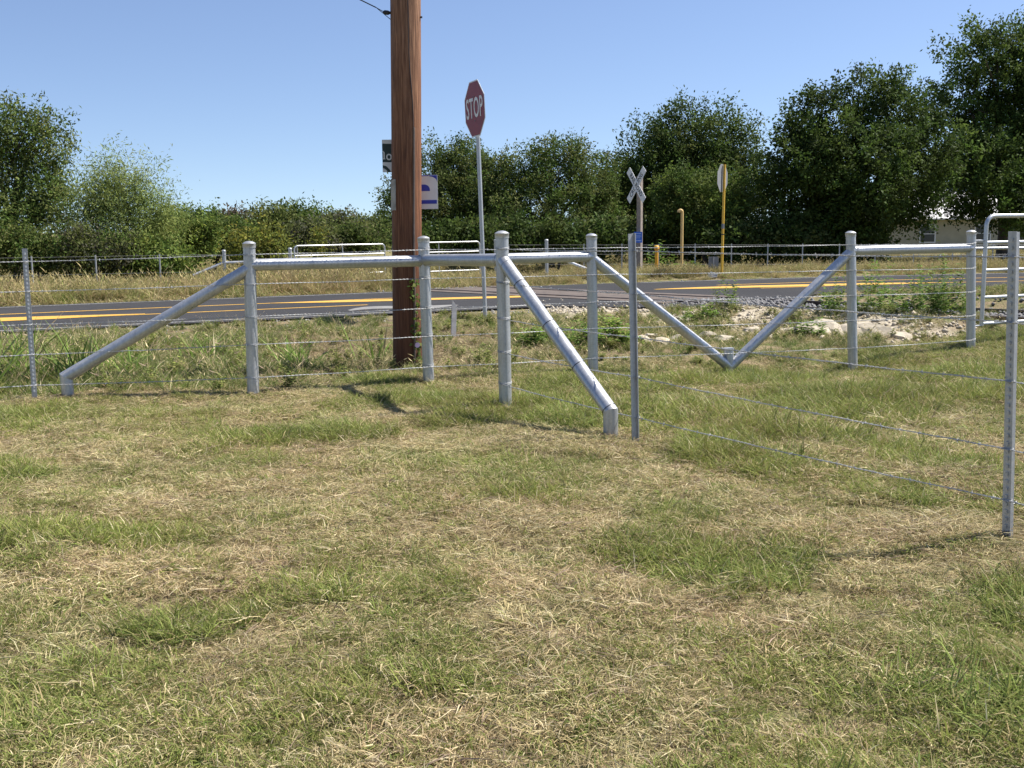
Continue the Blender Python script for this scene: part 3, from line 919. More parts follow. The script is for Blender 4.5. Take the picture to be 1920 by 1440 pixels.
# ---------------------------------------------------------------- road signs
def octagon(r): return [(r * math.cos(R(22.5 + 45 * k)), r * math.sin(R(22.5 + 45 * k))) for k in range(8)]
SYD = 18.9
top = at(897, 252, SYD); base_ = at(911, 596, SYD)
cen = at(890, 204, SYD)
zb = Hz(base_.x, SYD)
stop = thing('stop_sign', 'red octagonal stop sign on a tall slender grey metal post', 'road sign', (base_.x, SYD, zb))
L0 = Vector(stop.location)
pdir = (cen - Vector((base_.x, SYD, zb))).normalized()
yaw = R(-67)                                                     # the right edge stands nearer
ax = Vector((math.cos(yaw), math.sin(yaw), 0)); ax = (ax - pdir * ax.dot(pdir)).normalized(); ay = pdir
nrm = ax.cross(ay)
mb = MB(); mb.tube([Vector((0, 0, -.4)), cen - L0 + pdir * .36 - nrm * .045], .036, 14); mb.build('post', GALV, stop, True)
rad = .46 / math.cos(R(22.5))
mb = MB(); mb.prism(octagon(rad), cen - L0, ax, ay, .004); pn = mb.build('border', SIGNWHITE, stop)
mb = MB(); mb.prism(octagon(rad * .955), cen - L0 + nrm * .003, ax, ay, .002); mb.build('face', STOPRED, stop)
text_mesh('lettering', 'STOP', SIGNWHITE, stop, cen - L0 + nrm * .006, ax, ay, .47, .66, .002, 1.06)
mb = MB()
for dz in (-.2, .2): mb.box(cen - L0 + ay * dz + nrm * .004, (.02, .02, .02))
mb.build('bolt', ALU, stop)

# crossbuck
CY = 32.0
base_ = gnd(1199, CY); cen = at(1198, 347, CY)
cb = thing('railway_crossbuck', 'white railroad crossing X sign on a weathered square wooden post', 'road sign', base_)
L0 = base_
mb = MB(); yaw = R(-35)
rotc = Matrix.Rotation(yaw, 3, 'Z')
hh = cen.z - base_.z + .25
mb.box((0, 0, hh / 2 - .2), (.13, .13, hh + .4), rotc); mb.build('post', WEATHERED, cb)
yaw = R(-63); ax = Vector((math.cos(yaw), math.sin(yaw), 0)); nrm = ax.cross(Z_)
for k, (an, txt) in enumerate(((47, 'CROSSING'), (-47, 'RAIL ROAD'))):
    bx = (ax * math.cos(R(an)) + Z_ * math.sin(R(an))); by = (Z_ * math.cos(R(an)) - ax * math.sin(R(an)))
    o = cen - L0 + nrm * (.09 + .008 * k)
    sk = .10
    mb = MB(); mb.prism([(-.61, -.115), (.61, -.115), (.61, .115), (-.61, .115)], o, bx, by, .005)
    bl = mb.build('blade', SIGNWHITE, cb)
    text_mesh('lettering', txt, SIGNBLACK, bl, o + nrm * .003, bx, by, .19, .92 if k == 0 else .84, .002, 1.05)
a = at(1189, 434, CY - .2); b = at(1204, 455, CY - .2)
mb = MB(); ax2 = Vector((1, -.35, 0)).normalized(); wv, hv = .24, .31
o = Vector((a.x + .005, CY - .14, b.z)) - L0
mb.prism([(0, 0), (wv, 0), (wv, hv), (0, hv)], o, ax2, Z_, .004); es = mb.build('emergency_plate', ENSBLUE, cb)
nrm = ax2.cross(Z_)
mb = MB()
for k, (u0, u1, vv, th_) in enumerate(((.03, .21, .25, .022), (.03, .20, .20, .014), (.03, .21, .165, .014), (.03, .18, .13, .014), (.03, .21, .045, .03))):
    mb.prism([(u0, vv), (u1, vv), (u1, vv + th_), (u0, vv + th_)], o + nrm * .003, ax2, Z_, .002)
mb.build('printed_lines', plain('pale_blue_print', (.35, .47, .78), .5), es)

# back of a stop sign on yellow post
BY = 31.2
base_ = gnd(1353, BY); cen = at(1358, 334, BY)
bs = thing('sign_on_yellow_post', 'bare metal back of an octagonal sign on a tall yellow pipe post', 'road sign', base_)
L0 = base_; pdir = (cen - base_).normalized()
mb = MB(); mb.tube([Vector((0, 0, -.4)), cen - L0 + pdir * .38], .036, 14); po = mb.build('post', YELLOW_PAINT, bs, True)
zb1 = at(1354, 425, BY).z
tt = (zb1 - base_.z) / (cen.z - base_.z)
mb = MB(); mb.tube([(cen - L0) * (tt - .02), (cen - L0) * (tt + .03)], .039, 14); mb.build('bare_band', ALU, po, True)
mb = MB(); mb.tube([(cen - L0) * (tt - .085), (cen - L0) * (tt - .075)], .039, 14); mb.build('dark_band', CABLE, po, True)
yaw = R(58); ax = Vector((math.cos(yaw), math.sin(yaw), 0)); nrm = ax.cross(pdir)
mb = MB(); mb.prism(octagon(.385 / math.cos(R(22.5))), cen - L0 - nrm * .05, ax, pdir, .004); mb.build('panel', ALU, bs)

# gas vent pipe, marker bollard, small grey plate, stake, litter
base_ = gnd(1278, 35.5); tp = at(1279, 394, 35.5)
vp = thing('vent_pipe', 'tall faded yellow vent pipe with a bent tip, beyond the road', 'pipe', base_)
h_ = tp.z - base_.z
mb = MB(); mb.tube([Vector((0, 0, -.3)), Vector((0, 0, h_ - .06)), Vector((-.01, 0, h_ - .02)), Vector((-.035, -.01, h_))], .046, 14); mb.build('shaft', TAN_PAINT, vp, True)
mb = MB(); mb.tube([Vector((-.02, -.005, h_ - .03)), Vector((-.06, -.02, h_ + .005)), Vector((-.11, -.03, h_ - .03)), Vector((-.115, -.03, h_ - .07))], .052, 14); mb.build('bent_tip', TAN_PAINT, vp, True)
base_ = gnd(1231, 34.6); h_ = at(1231, 462, 34.6).z - base_.z
mk = thing('marker_post', 'short stout orange-yellow marker post near the crossing sign', 'bollard', base_)
mb = MB(); mb.tube([Vector((0, 0, -.3)), Vector((0, 0, h_ - .1))], .055, 14); mb.build('shaft', ORANGE_PAINT, mk, True)
mb = MB(); mb.lathe((0, 0, h_ - .1), [(.06, 0), (.085, .02), (.085, .09), (.06, .12), (.02, .13)], 14); mb.build('head', ORANGE_PAINT, mk, True)
base_ = gnd(1338, 31.8); cen = at(1338, 493, 31.8)
ps = thing('small_plate_sign', 'small square grey metal plate on a thin stake beside the road', 'sign', base_)
mb = MB(); mb.box((0, 0, (cen.z - base_.z) / 2), (.03, .03, cen.z - base_.z + .35)); mb.build('stake', STEELPOST, ps)
mb = MB(); mb.box((0, .02, cen.z - base_.z), (.29, .005, .36)); mb.build('plate', ALU, ps)
sb_ = at(851, 632, 15.6); base_ = Vector((sb_.x, 15.6, Hz(sb_.x, 15.6))); tp = at(853, 562, 15.6)
sk_ = tp.z - base_.z
mb = MB(); mb.prism([(-.045, -.2), (.03, -.2), (.045, sk_ - .09), (-.022, sk_)], (0, 0, 0), Vector((.9, .43, 0)), Vector((.02, 0, 1)).normalized(), .02)
o = mb.build('survey_stake', plain('grey_white_lath', (.50, .48, .47), .85, 0, .2, 14, .2), None); o.location = base_
tag(o, 'pale weathered wooden survey stake with slanted top behind the pole', 'stake')
p = at(1335, 523, 30.6)
mb = MB(); 
for k, (w_, h_, zz) in enumerate(((.26, .12, 0), (.24, .10, .05), (.16, .07, .09))):
    mb.box((0.02 * k, 0, zz), (w_, .12, h_ * .5), Matrix.Rotation(.15 * k, 3, 'Y'))
o = mb.build('litter', SIGNWHITE, None); o.location = (p.x, 30.6, Hz(p.x, 30.6) + .06)
tag(o, 'crumpled white litter at the far road edge below the small plate', 'litter')

# ---------------------------------------------------------------- buildings in the trees
def house(label, cx, Y, w, dpt, z_eave, z_ridge, wallm, roofm, wins, name='house'):
    t = thing(name, label, name.replace('_', ' '), (cx, Y, fz)); h = z_eave - fz
    mb = MB(); mb.box((0, dpt / 2, h / 2 - .1), (w, dpt, h + .2)); wl = mb.build('wall', wallm, t)
    rz = z_ridge - fz; ov = .4
    mb = MB()
    A = [(-w / 2 - ov, -ov, h - .05), (w / 2 + ov, -ov, h - .05), (w / 2 + ov, dpt / 2, rz), (-w / 2 - ov, dpt / 2, rz), (-w / 2 - ov, dpt + ov, h - .05), (w / 2 + ov, dpt + ov, h - .05)]
    B = [(x, y, z + .08) for x, y, z in A]
    mb.add(A + B, [(0, 1, 2, 3), (3, 2, 5, 4), (6, 9, 8, 7), (9, 10, 11, 8), (0, 6, 7, 1), (4, 5, 11, 10), (0, 3, 9, 6), (3, 4, 10, 9), (1, 7, 8, 2), (2, 8, 11, 5)])
    rf = mb.build('roof', roofm, t)
    n = int(w / .6)
    mb = MB()
    sl_ = math.atan2(rz - h + .05, dpt / 2 + ov); ln = math.hypot(rz - h + .05, dpt / 2 + ov)
    for k in range(n + 1):
        mb.box((-w / 2 + k * w / n, (dpt / 2 - ov) / 2, (rz + h - .05) / 2 + .095), (.05, ln, .03), Matrix.Rotation(sl_, 3, 'X'))
    mb.build('seams', roofm, rf)
    mb = MB(); mb.add([(-w / 2, 0, h - .06), (-w / 2, dpt, h - .06), (-w / 2, dpt / 2, rz - .08), (w / 2, 0, h - .06), (w / 2, dpt, h - .06), (w / 2, dpt / 2, rz - .08)], [(0, 2, 1), (3, 4, 5), (0, 3, 5, 2), (1, 2, 5, 4), (0, 1, 4, 3)]); mb.build('gable', wallm, t)
    for wx, wz, ww, wh in wins:
        mb = MB(); mb.box((wx, -.03, wz), (ww + .16, .05, wh + .16)); wf = mb.build('window', SIGNWHITE, t)
        mb = MB(); mb.box((wx, -.06, wz), (ww, .02, wh)); mb.build('pane', GLASS, wf)
        mb = MB(); mb.box((wx, -.075, wz), (ww, .012, .04)); mb.build('glazing_bar', SIGNWHITE, wf)
    return t
house('cream walled house with grey metal roof half hidden under dark trees', 25.8, 64, 13, 8, 1.75, 3.5, HOUSEWALL, ROOFMETAL, ((-1.6, 1.2, .8, .9), (1.6, 1.2, .8, .9), (3.8, 1.2, .8, .9), (-5.2, 1.2, .8, .9)))
house('low shed with rusty orange roof glimpsed behind the trees', 6.3, 66, 3.0, 4, 1.38, 1.75, plain('shed_boards', (.22, .2, .17), .9, 0, .3, 4), ROOFRUST, ((-.6, .9, .5, .5),), 'shed')

# ---------------------------------------------------------------- vegetation builders
def unit(v): return v / np.maximum(np.linalg.norm(v, axis=1), 1e-9)[:, None]
def leaf_quads(pos, axis_, normal_, L, W, colr):
    """rhombic leaves: pos base, axis_ direction"""
    n = len(pos)
    side = unit(np.cross(axis_, normal_))
    nn = unit(np.cross(side, axis_))
    L = np.asarray(L)[:, None]; W = np.asarray(W)[:, None]
    v0 = pos; v2 = pos + axis_ * L - nn * L * .12
    mid = pos + axis_ * L * .45 + nn * L * .04
    v1 = mid + side * W * .5; v3 = mid - side * W * .5
    V = np.stack([v0, v1, v2, v3], 1).reshape(-1, 3)
    Fq = np.arange(4 * n).reshape(n, 4)
    return V, Fq, np.repeat(colr, 4, 0)
def crown(name, seed, lobes, ncl, npl, ll, lw, cr, pal, droop=0.0, shell=.5, upw=.5, inner=.25, elong=1.0):
    rs = np.random.RandomState(seed)
    lob = np.array(lobes, float)
    wgt = (lob[:, 3] * lob[:, 4] * lob[:, 5]) ** (2 / 3); wgt /= wgt.sum()
    li = rs.choice(len(lob), ncl, p=wgt)
    u = unit(rs.normal(size=(ncl, 3)))
    r = np.where(rs.rand(ncl) < inner, rs.rand(ncl) ** .5 * .75, shell + (1 - shell) * rs.rand(ncl) ** .55)
    bump = .66 + .62 * vnoise(u[:, 0] * 2.9 + li * 7.1 + 50, u[:, 2] * 2.6 + u[:, 1] * 1.7 + 50, seed)
    C = lob[li, :3] + u * lob[li, 3:6] * (r * bump)[:, None]
    clb = .72 + .5 * rs.rand(ncl)                            # leaf age varies from spray to spray
    palette = np.array(pal); base = palette[rs.randint(0, len(palette), ncl)]
    idx = np.repeat(np.arange(ncl), npl); n = len(idx)
    # sprays: leaves strung along a few short twigs around each cluster centre
    tw = unit(u + rs.normal(size=(ncl, 3)) * .7 + np.array([0, 0, .25 - droop]))
    t = rs.rand(n)
    jit = rs.normal(size=(n, 3)) * (cr * .42)
    crk = cr * (.55 + .9 * rs.rand(ncl))
    pos = C[idx] + tw[idx] * ((t - .4) * crk[idx] * 2.0 * elong)[:, None] + jit
    ax = unit(tw[idx] * .5 + rs.normal(size=(n, 3)) * .8 + np.array([0, 0, -droop]))
    nr = unit(rs.normal(size=(n, 3)) + np.array([0, 0, upw]) + u[idx] * .3)
    L = ll * (.6 + .8 * rs.rand(n)); W = lw * (.6 + .8 * rs.rand(n))
    cc = base[idx] * (clb[idx] * (.75 + .5 * rs.rand(n)))[:, None]
    V, Fq, Cc = leaf_quads(pos, ax, nr, L, W, cc)
    return np_mesh(name, V, Fq, LEAF, Cc)
def limbs(mb, base, targets, r0, rs, split=.3):
    base = Vector(base)
    for tg in targets:
        tg = Vector(tg); mid = base.lerp(tg, .5) + Vector((rs.uniform(-.3, .3), rs.uniform(-.3, .3), .25))
        q1 = base.lerp(mid, .5) + Vector((rs.uniform(-.1, .1), rs.uniform(-.1, .1), .1))
        mb.tube([base, q1, mid, mid.lerp(tg, .55) + Vector((rs.uniform(-.15, .15), 0, .1)), tg], [r0, r0 * .8, r0 * .55, r0 * .32, r0 * .1], 7)
        for k in range(3):
            s = mid.lerp(tg, rs.uniform(.0, .6)); e = s + Vector((rs.uniform(-1, 1), rs.uniform(-1, 1), rs.uniform(.1, 1))) * (tg - base).length * split
            mb.tube([s, s.lerp(e, .5) + Vector((0, 0, .08)), e], [r0 * .33, r0 * .2, r0 * .06], 5)
def tree(name, label, cat, base, lobes, trunk_h, r0, seed, group=None, **kw):
    """lobes are given relative to the foot of the tree"""
    t = thing(name, label, cat, base, group); rs = random.Random(seed)
    mb = MB()
    top = Vector((rs.uniform(-.2, .2), rs.uniform(-.2, .2), trunk_h))
    mb.tube([Vector((0, 0, -.3)), Vector((0, 0, 0)), top * .5 + Vector((rs.uniform(-.1, .1), 0, 0)), top], [r0 * 1.35, r0 * 1.1, r0, r0 * .85], 9)
    limbs(mb, top, [(l[0] + rs.uniform(-.2, .2), l[1], l[2] + l[5] * .35) for l in lobes], r0 * .62, rs)
    mb.build('trunk', BARK, t, True)
    me = crown('crown', seed, lobes, **kw)
    put(bpy.data.objects.new('crown', me), t)
    return t
def px_lobe(px, py, Y, wpx, hpx, base, dep=1.0):
    """ellipsoid lobe whose outline spans wpx x hpx photo pixels round (px,py) at depth Y"""
    c = at(px, py, Y); k = Y / F_PX
    return (c.x - base[0], c.y - base[1], c.z - base[2], wpx * k / 2, dep * (wpx + hpx) * k / 4, hpx * k / 2)
def foot(px, Y): 
    p = at(px, 450, Y); return (p.x, Y, Hz(p.x, Y))
DARK = [(.055, .090, .020), (.072, .112, .024), (.088, .128, .029), (.060, .086, .024)]
MID = [(.085, .138, .028), (.105, .155, .034), (.078, .122, .028), (.125, .160, .042)]
LIME = [(.165, .225, .042), (.190, .240, .052), (.140, .200, .042), (.210, .235, .066)]
OLIVE = [(.135, .160, .044), (.160, .175, .056), (.118, .140, .044)]
YGREEN = [(.20, .21, .035), (.16, .19, .035), (.24, .215, .045), (.115, .14, .03)]
GREY = [(.095, .10, .06), (.11, .105, .07)]

def mk_tree(name, label, cat, px, Y, lobes_px, trunk_h, r0, seed, group=None, **kw):
    b = foot(px, Y)
    return tree(name, label, cat, b, [px_lobe(*l[:2], Y + (l[4] if len(l) > 4 else 0), *l[2:4], b) for l in lobes_px], trunk_h, r0, seed, group, **kw)

mk_tree('oak_tree', 'tallest dark green tree towering beside the house', 'tree', 1880, 50, [(1868, 120, 190, 170), (1800, 200, 140, 150), (1900, 250, 220, 200), (1830, 320, 230, 170, -2), (1960, 150, 180, 230), (1985, 330, 220, 220), (1900, 385, 200, 110, -2)],
        2.6, .28, 11, ncl=1212, npl=56, ll=0.160, lw=0.091, cr=.36, pal=DARK + MID[:1], shell=.55)
mk_tree('oak_tree', 'broad flat-topped dark green tree with two humps left of the tallest one', 'tree', 1600, 45, [(1535, 235, 150, 150), (1655, 205, 165, 150), (1520, 310, 170, 160, -1), (1620, 320, 240, 180, -1.5), (1715, 300, 150, 180), (1490, 385, 130, 130), (1590, 400, 200, 110, -1), (1690, 385, 140, 100)],
        2.0, .26, 12, ncl=1354, npl=56, ll=0.144, lw=0.080, cr=.32, pal=DARK + DARK + MID[:2], shell=.55)
mk_tree('round_tree', 'large round dark tree behind the railroad crossing sign', 'tree', 1290, 54, [(1300, 268, 200, 145), (1225, 310, 130, 150), (1375, 300, 120, 130), (1300, 340, 250, 160), (1195, 380, 100, 120), (1400, 365, 110, 120), (1290, 405, 200, 90)],
        2.0, .24, 13, ncl=1212, npl=51, ll=0.160, lw=0.076, cr=.38, pal=DARK + OLIVE[:1] + DARK, shell=.55, elong=1.2)
mk_tree('leafy_bush_tree', 'lighter green bushy tree behind the yellow vent pipe', 'tree', 1325, 45, [(1325, 380, 170, 130), (1265, 375, 80, 110), (1385, 395, 90, 120), (1320, 420, 190, 80)],
        1.0, .12, 14, ncl=641, npl=51, ll=0.129, lw=0.057, cr=.28, pal=MID + LIME[:1] + OLIVE[:1], shell=.5, elong=1.2)
mk_tree('mesquite_tree', 'spreading dark tree with an open gap in its crown behind the pipe posts', 'tree', 1030, 51, [(1045, 305, 120, 105), (970, 330, 110, 110), (1105, 345, 110, 120), (930, 385, 120, 130), (1030, 385, 200, 130, -1), (1115, 410, 110, 100), (980, 425, 160, 80, -1.5)],
        1.6, .2, 15, ncl=962, npl=51, ll=0.129, lw=0.065, cr=.33, pal=DARK[1:] + OLIVE + MID[:1], shell=.5)
mk_tree('mesquite_tree', 'olive green tree behind the stop sign post', 'tree', 850, 53, [(872, 315, 110, 115), (815, 325, 100, 110), (905, 370, 120, 150), (820, 385, 160, 130, -1), (750, 370, 70, 90), (860, 425, 170, 80)],
        1.6, .2, 16, ncl=891, npl=51, ll=0.129, lw=0.065, cr=.33, pal=OLIVE + MID + DARK[2:], shell=.5)
mk_tree('mesquite_tree', 'dark tree filling the gap left of the round tree', 'tree', 1160, 58, [(1160, 345, 90, 120), (1155, 400, 120, 100)],
        1.6, .18, 17, ncl=356, npl=47, ll=0.144, lw=0.076, cr=.36, pal=DARK + OLIVE[:1], shell=.5)
UND = [(860, 46, 'dark undergrowth behind the second far gate', [(800, 452, 120, 60), (880, 448, 120, 70), (940, 450, 90, 64)]),
       (1040, 44, 'dark undergrowth behind the low wire fence left of the crossing sign', [(975, 446, 120, 76), (1060, 448, 130, 72), (1130, 446, 110, 76)]),
       (1230, 46, 'dark shaded undergrowth behind the crossing sign', [(1185, 446, 110, 76), (1250, 452, 120, 62), (1320, 454, 120, 60)]),
       (1430, 43, 'dark undergrowth right of the sign on the yellow post', [(1390, 452, 110, 70), (1450, 448, 120, 76), (1500, 452, 100, 66)]),
       (1580, 44, 'dark undergrowth under the flat-topped tree', [(1550, 448, 120, 70), (1620, 452, 110, 60)])]
for k, (px, Y, lab, lb) in enumerate(UND):
    mk_tree('understorey_shrub', lab, 'shrub', px, Y, lb, .4, .06, 118 + k, ncl=420, npl=26, ll=.17, lw=.09, cr=.32, pal=DARK + OLIVE[2:], shell=.3)
mk_tree('oak_tree', 'dark tree added behind the cream house to shade its wall', 'tree', 1960, 70, [(1960, 330, 180, 150), (1880, 350, 150, 120), (1800, 340, 150, 130)],
        3.0, .25, 20, ncl=700, npl=38, ll=.24, lw=.13, cr=.42, pal=DARK, shell=.5)  # added tree, put in to keep the sun off the house wall
# left side
mk_tree('mesquite_tree', 'tall olive mesquite tree at the bushy roadside end with open twiggy crown', 'tree', 30, 38, [(85, 270, 100, 120), (20, 245, 110, 130), (-50, 300, 130, 180), (60, 340, 150, 120), (100, 390, 90, 110, -1), (20, 410, 180, 140, -1)],
        1.4, .17, 21, ncl=1150, npl=20, ll=.14, lw=.06, cr=.28, pal=OLIVE + MID + DARK[2:], shell=.45, elong=1.3)
mk_tree('retama_tree', 'feathery pale green tree with sky showing through its thin branches', 'tree', 240, 36, [(205, 350, 80, 130), (255, 360, 90, 110), (300, 400, 70, 90), (175, 390, 80, 110), (230, 420, 160, 110)],
        .8, .09, 22, ncl=900, npl=26, ll=.13, lw=.028, cr=.30, pal=[(.25, .31, .085), (.29, .33, .10), (.20, .26, .08)], droop=.35, shell=.35, elong=2.3)
mk_tree('leafy_bush_tree', 'lime green rounded bush right of the feathery tree', 'shrub', 340, 38, [(335, 440, 90, 80), (300, 460, 100, 70), (375, 450, 60, 60), (400, 430, 50, 40)],
        .5, .07, 23, ncl=520, npl=20, ll=.13, lw=.055, cr=.25, pal=LIME + MID, shell=.4, elong=1.3)
mk_tree('leafy_bush_tree', 'dark rounded bush behind the far pipe posts', 'shrub', 400, 47, [(405, 445, 90, 70), (440, 452, 70, 55), (365, 455, 60, 55)],
        .5, .07, 24, ncl=460, npl=20, ll=.17, lw=.09, cr=.3, pal=DARK + OLIVE[:1], shell=.4)
b = foot(505, 36)
mk_tree('vine_thicket', 'yellow-green leafy thicket beside the first far gate', 'shrub', 500, 35.5, [(455, 462, 70, 70), (500, 460, 70, 75), (525, 480, 50, 50), (475, 490, 100, 40)],
        .4, .04, 25, ncl=300, npl=14, ll=.11, lw=.07, cr=.26, pal=YGREEN + OLIVE[:1], shell=.3, elong=1.5)
mk_tree('slender_weed', 'single yellowing weed standing above the first far gate', 'plant', 598, 39, [(598, 445, 26, 50), (600, 470, 36, 40)],
        .3, .02, 26, ncl=60, npl=12, ll=.10, lw=.06, cr=.16, pal=YGREEN, shell=.3)
for k, (px, Y, wpx, hpx, py, lab) in enumerate(((70, 34.3, 170, 75, 462, 'tangled green shrub under the tall mesquite tree'), (190, 34.0, 170, 75, 468, 'brushy olive shrub in front of the feathery tree'),
                                               (290, 34.3, 130, 65, 478, 'green roadside shrub below the lime bush'), (-60, 34, 150, 90, 455, 'dense green shrub beyond the tall mesquite tree'))):
    mk_tree('roadside_shrub', lab, 'shrub', px, Y, [(px - wpx * .2, py, wpx * .6, hpx), (px + wpx * .2, py + 8, wpx * .6, hpx * .8), (px, py + 24, wpx * 1.1, hpx * .7)],
            .4, .05, 30 + k, 'shrubs along the far verge', ncl=560, npl=20, ll=.11, lw=.055, cr=.24, pal=[OLIVE + YGREEN[3:] + MID, OLIVE + GREY + MID[:1], LIME + YGREEN[1:2] + MID, OLIVE + MID][k], shell=.35, elong=1.4)
# distant tree line
rs = random.Random(44)
TL = [(330, 418, 80, 70), (375, 412, 70, 70), (415, 416, 55, 60), (475, 418, 80, 75), (520, 410, 70, 85), (560, 408, 70, 80), (605, 414, 70, 80), (645, 420, 80, 70), (690, 424, 80, 70), (735, 416, 70, 80), (445, 428, 60, 50), (580, 436, 90, 50), (660, 436, 100, 45)]
for k, (px, py, w, h) in enumerate(TL):
    Y = [95, 100, 92, 98, 90, 94, 99, 93, 96, 104, 85, 84, 86][k]
    mk_tree('distant_tree', ['olive green', 'deep green', 'bright green', 'dull grey-green'][k % 4] + ' bushy tree in the distant tree line beyond the far gates', 'tree', px, Y, [(px - w * .15, py + 8, w * .8, h * .8), (px + w * .2, py + 14, w * .7, h * .7), (px, py + 26, w * 1.1, h * .6)],
            1.0, .14, 60 + k, 'distant tree line', ncl=260, npl=26, ll=.27, lw=.14, cr=.6, pal=[OLIVE + DARK[2:], MID, LIME[2:3] + MID, GREY + OLIVE][k % 4], shell=.4)
mk_tree('bare_tree', 'brownish half-bare tree rising above the distant tree line', 'tree', 434, 88, [(434, 403, 30, 20), (430, 412, 24, 16)], 2.6, .09, 80, ncl=70, npl=9, ll=.3, lw=.12, cr=.5, pal=[(.16, .12, .085), (.13, .11, .07)], shell=.4)
# ---------------------------------------------------------------- rocks
rs = np.random.RandomState(3)
def rock_mesh(name, seed, mat):
    r = np.random.RandomState(seed)
    import bmesh
    bm = bmesh.new(); bmesh.ops.create_icosphere(bm, subdivisions=2, radius=1)
    pl = [(unit(r.normal(size=(1, 3)))[0], .55 + .35 * r.rand()) for _ in range(9)]
    for v in bm.verts:
        p = np.array(v.co)
        for nn, dd in pl:
            e = p @ nn - dd
            if e > 0: p = p - nn * e
        v.co = p * (1 + .05 * r.normal())
    me = bpy.data.meshes.new(name); bm.to_mesh(me); bm.free(); me.materials.append(mat)
    return me
RM = [rock_mesh('rock', 100 + k, LIMESTONE) for k in range(6)]
big = [(1515, 640, 15.4, .42, .17), (1560, 634, 15.6, .40, .19), (1602, 636, 15.5, .42, .17), (1645, 646, 15.4, .34, .15), (1480, 618, 16.0, .2, .10), (1365, 640, 15.0, .22, .09), (1300, 655, 14.6, .18, .08), (1240, 668, 14.4, .22, .09), (1205, 650, 14.6, .24, .10), (1180, 672, 14.2, .16, .07), (1690, 662, 15.0, .18, .10), (1410, 606, 16.4, .16, .08), (1560, 612, 16.2, .2, .1), (1270, 640, 14.9, .14, .07), (1330, 622, 15.6, .16, .08), (1440, 640, 15.3, .14, .07), (1220, 625, 15.4, .15, .07), (1160, 655, 14.7, .14, .06)]
for k, (px, py, Y, r, hh) in enumerate(big):
    p = at(px, py, Y); z = Hz(p.x, Y)
    o = put(bpy.data.objects.new('limestone_rock', RM[k % 6]))
    o.location = (p.x, Y, z + hh * .12); o.scale = (r * 1.1, r * .7, hh); o.rotation_euler = (rs.uniform(-.15, .15), rs.uniform(-.15, .15), rs.uniform(0, 6.28))
    tag(o, ['large flat pale limestone slab', 'small pale limestone block'][int(r < .32)] + ' half buried in the weedy bank before the tracks', 'rock', ['limestone slabs on the bank', 'small limestone blocks on the bank'][int(r < .32)])
def gravel(name, label, pts, sizes, mat, seed):
    r = np.random.RandomState(seed); n = len(pts)
    base = np.array([(1, 0, 0), (-1, 0, 0), (0, 1, 0), (0, -1, 0), (0, 0, 1), (0, 0, -1)], float)
    Fo = np.array([(0, 2, 4), (2, 1, 4), (1, 3, 4), (3, 0, 4), (2, 0, 5), (1, 2, 5), (3, 1, 5), (0, 3, 5)])
    V = base[None] * (sizes[:, None, None] * (.6 + .7 * r.rand(n, 6, 1)))
    an = r.rand(n) * 6.28; c, s = np.cos(an), np.sin(an)
    x = V[:, :, 0] * c[:, None] - V[:, :, 1] * s[:, None]; y = V[:, :, 0] * s[:, None] + V[:, :, 1] * c[:, None]
    tl = r.normal(size=(n, 1)) * .4
    V = np.stack([x, y, V[:, :, 2] * .75 + tl * x], 2) + pts[:, None, :]
    Fa = (Fo[None] + 6 * np.arange(n)[:, None, None]).reshape(-1, 3)
    me = np_mesh(name, V.reshape(-1, 3), Fa, mat)
    o = put(bpy.data.objects.new(name, me)); tag(o, label, 'gravel', kind='stuff'); return o
n = 9000
u = rs.uniform(-24, 16, n); q = rs.normal(0, .95, n); q = np.where(np.abs(q) > 2.3, rs.uniform(-2, 2, n), q)
px_ = TN[0] * (TC + q) + TT[0] * u; py_ = TN[1] * (TC + q) + TT[1] * u
k = (np.abs(road_q(px_, py_)) > HALF + .1) & (py_ > 10) & (np.abs(np.abs(q) - .717) > .05)
px_, py_ = px_[k], py_[k]
gravel('track_ballast', 'dark grey crushed stone ballast between and beside the rails', np.stack([px_, py_, H(px_, py_) + .025], 1), .03 + .035 * rs.rand(len(px_)), BALLAST, 5)
n = 3000
x = rs.uniform(.6, 6.6, n); tq_ = rs.normal(-3.1, .75, n)
y = (TC + tq_ - x * TN[0]) / TN[1]
k = (fence_s(x, y) > .9) & (fbm(x, y, .9, 77) > .40); x, y = x[k], y[k]
gravel('limestone_rubble', 'whitish limestone rubble strewn over the bank in front of the tracks', np.stack([x, y, H(x, y) + .008], 1), .012 + .045 * rs.rand(len(x)) ** 2.2, LIMESTONE, 6)
n = 1500
S = rs.uniform(sx_of(-12), sx_of(12), n); qq = np.where(rs.rand(n) < .8, -HALF - rs.rand(n) * 1.0, HALF + rs.rand(n) * .5)
x, y = road_pt(S, qq)
gravel('shoulder_gravel', 'loose grey gravel along the road shoulder', np.stack([x, y, H(x, y) + .008], 1), .008 + .025 * rs.rand(n) ** 2, plain('pale_gravel', (.34, .32, .29), .9, 0, .4, 11), 8)

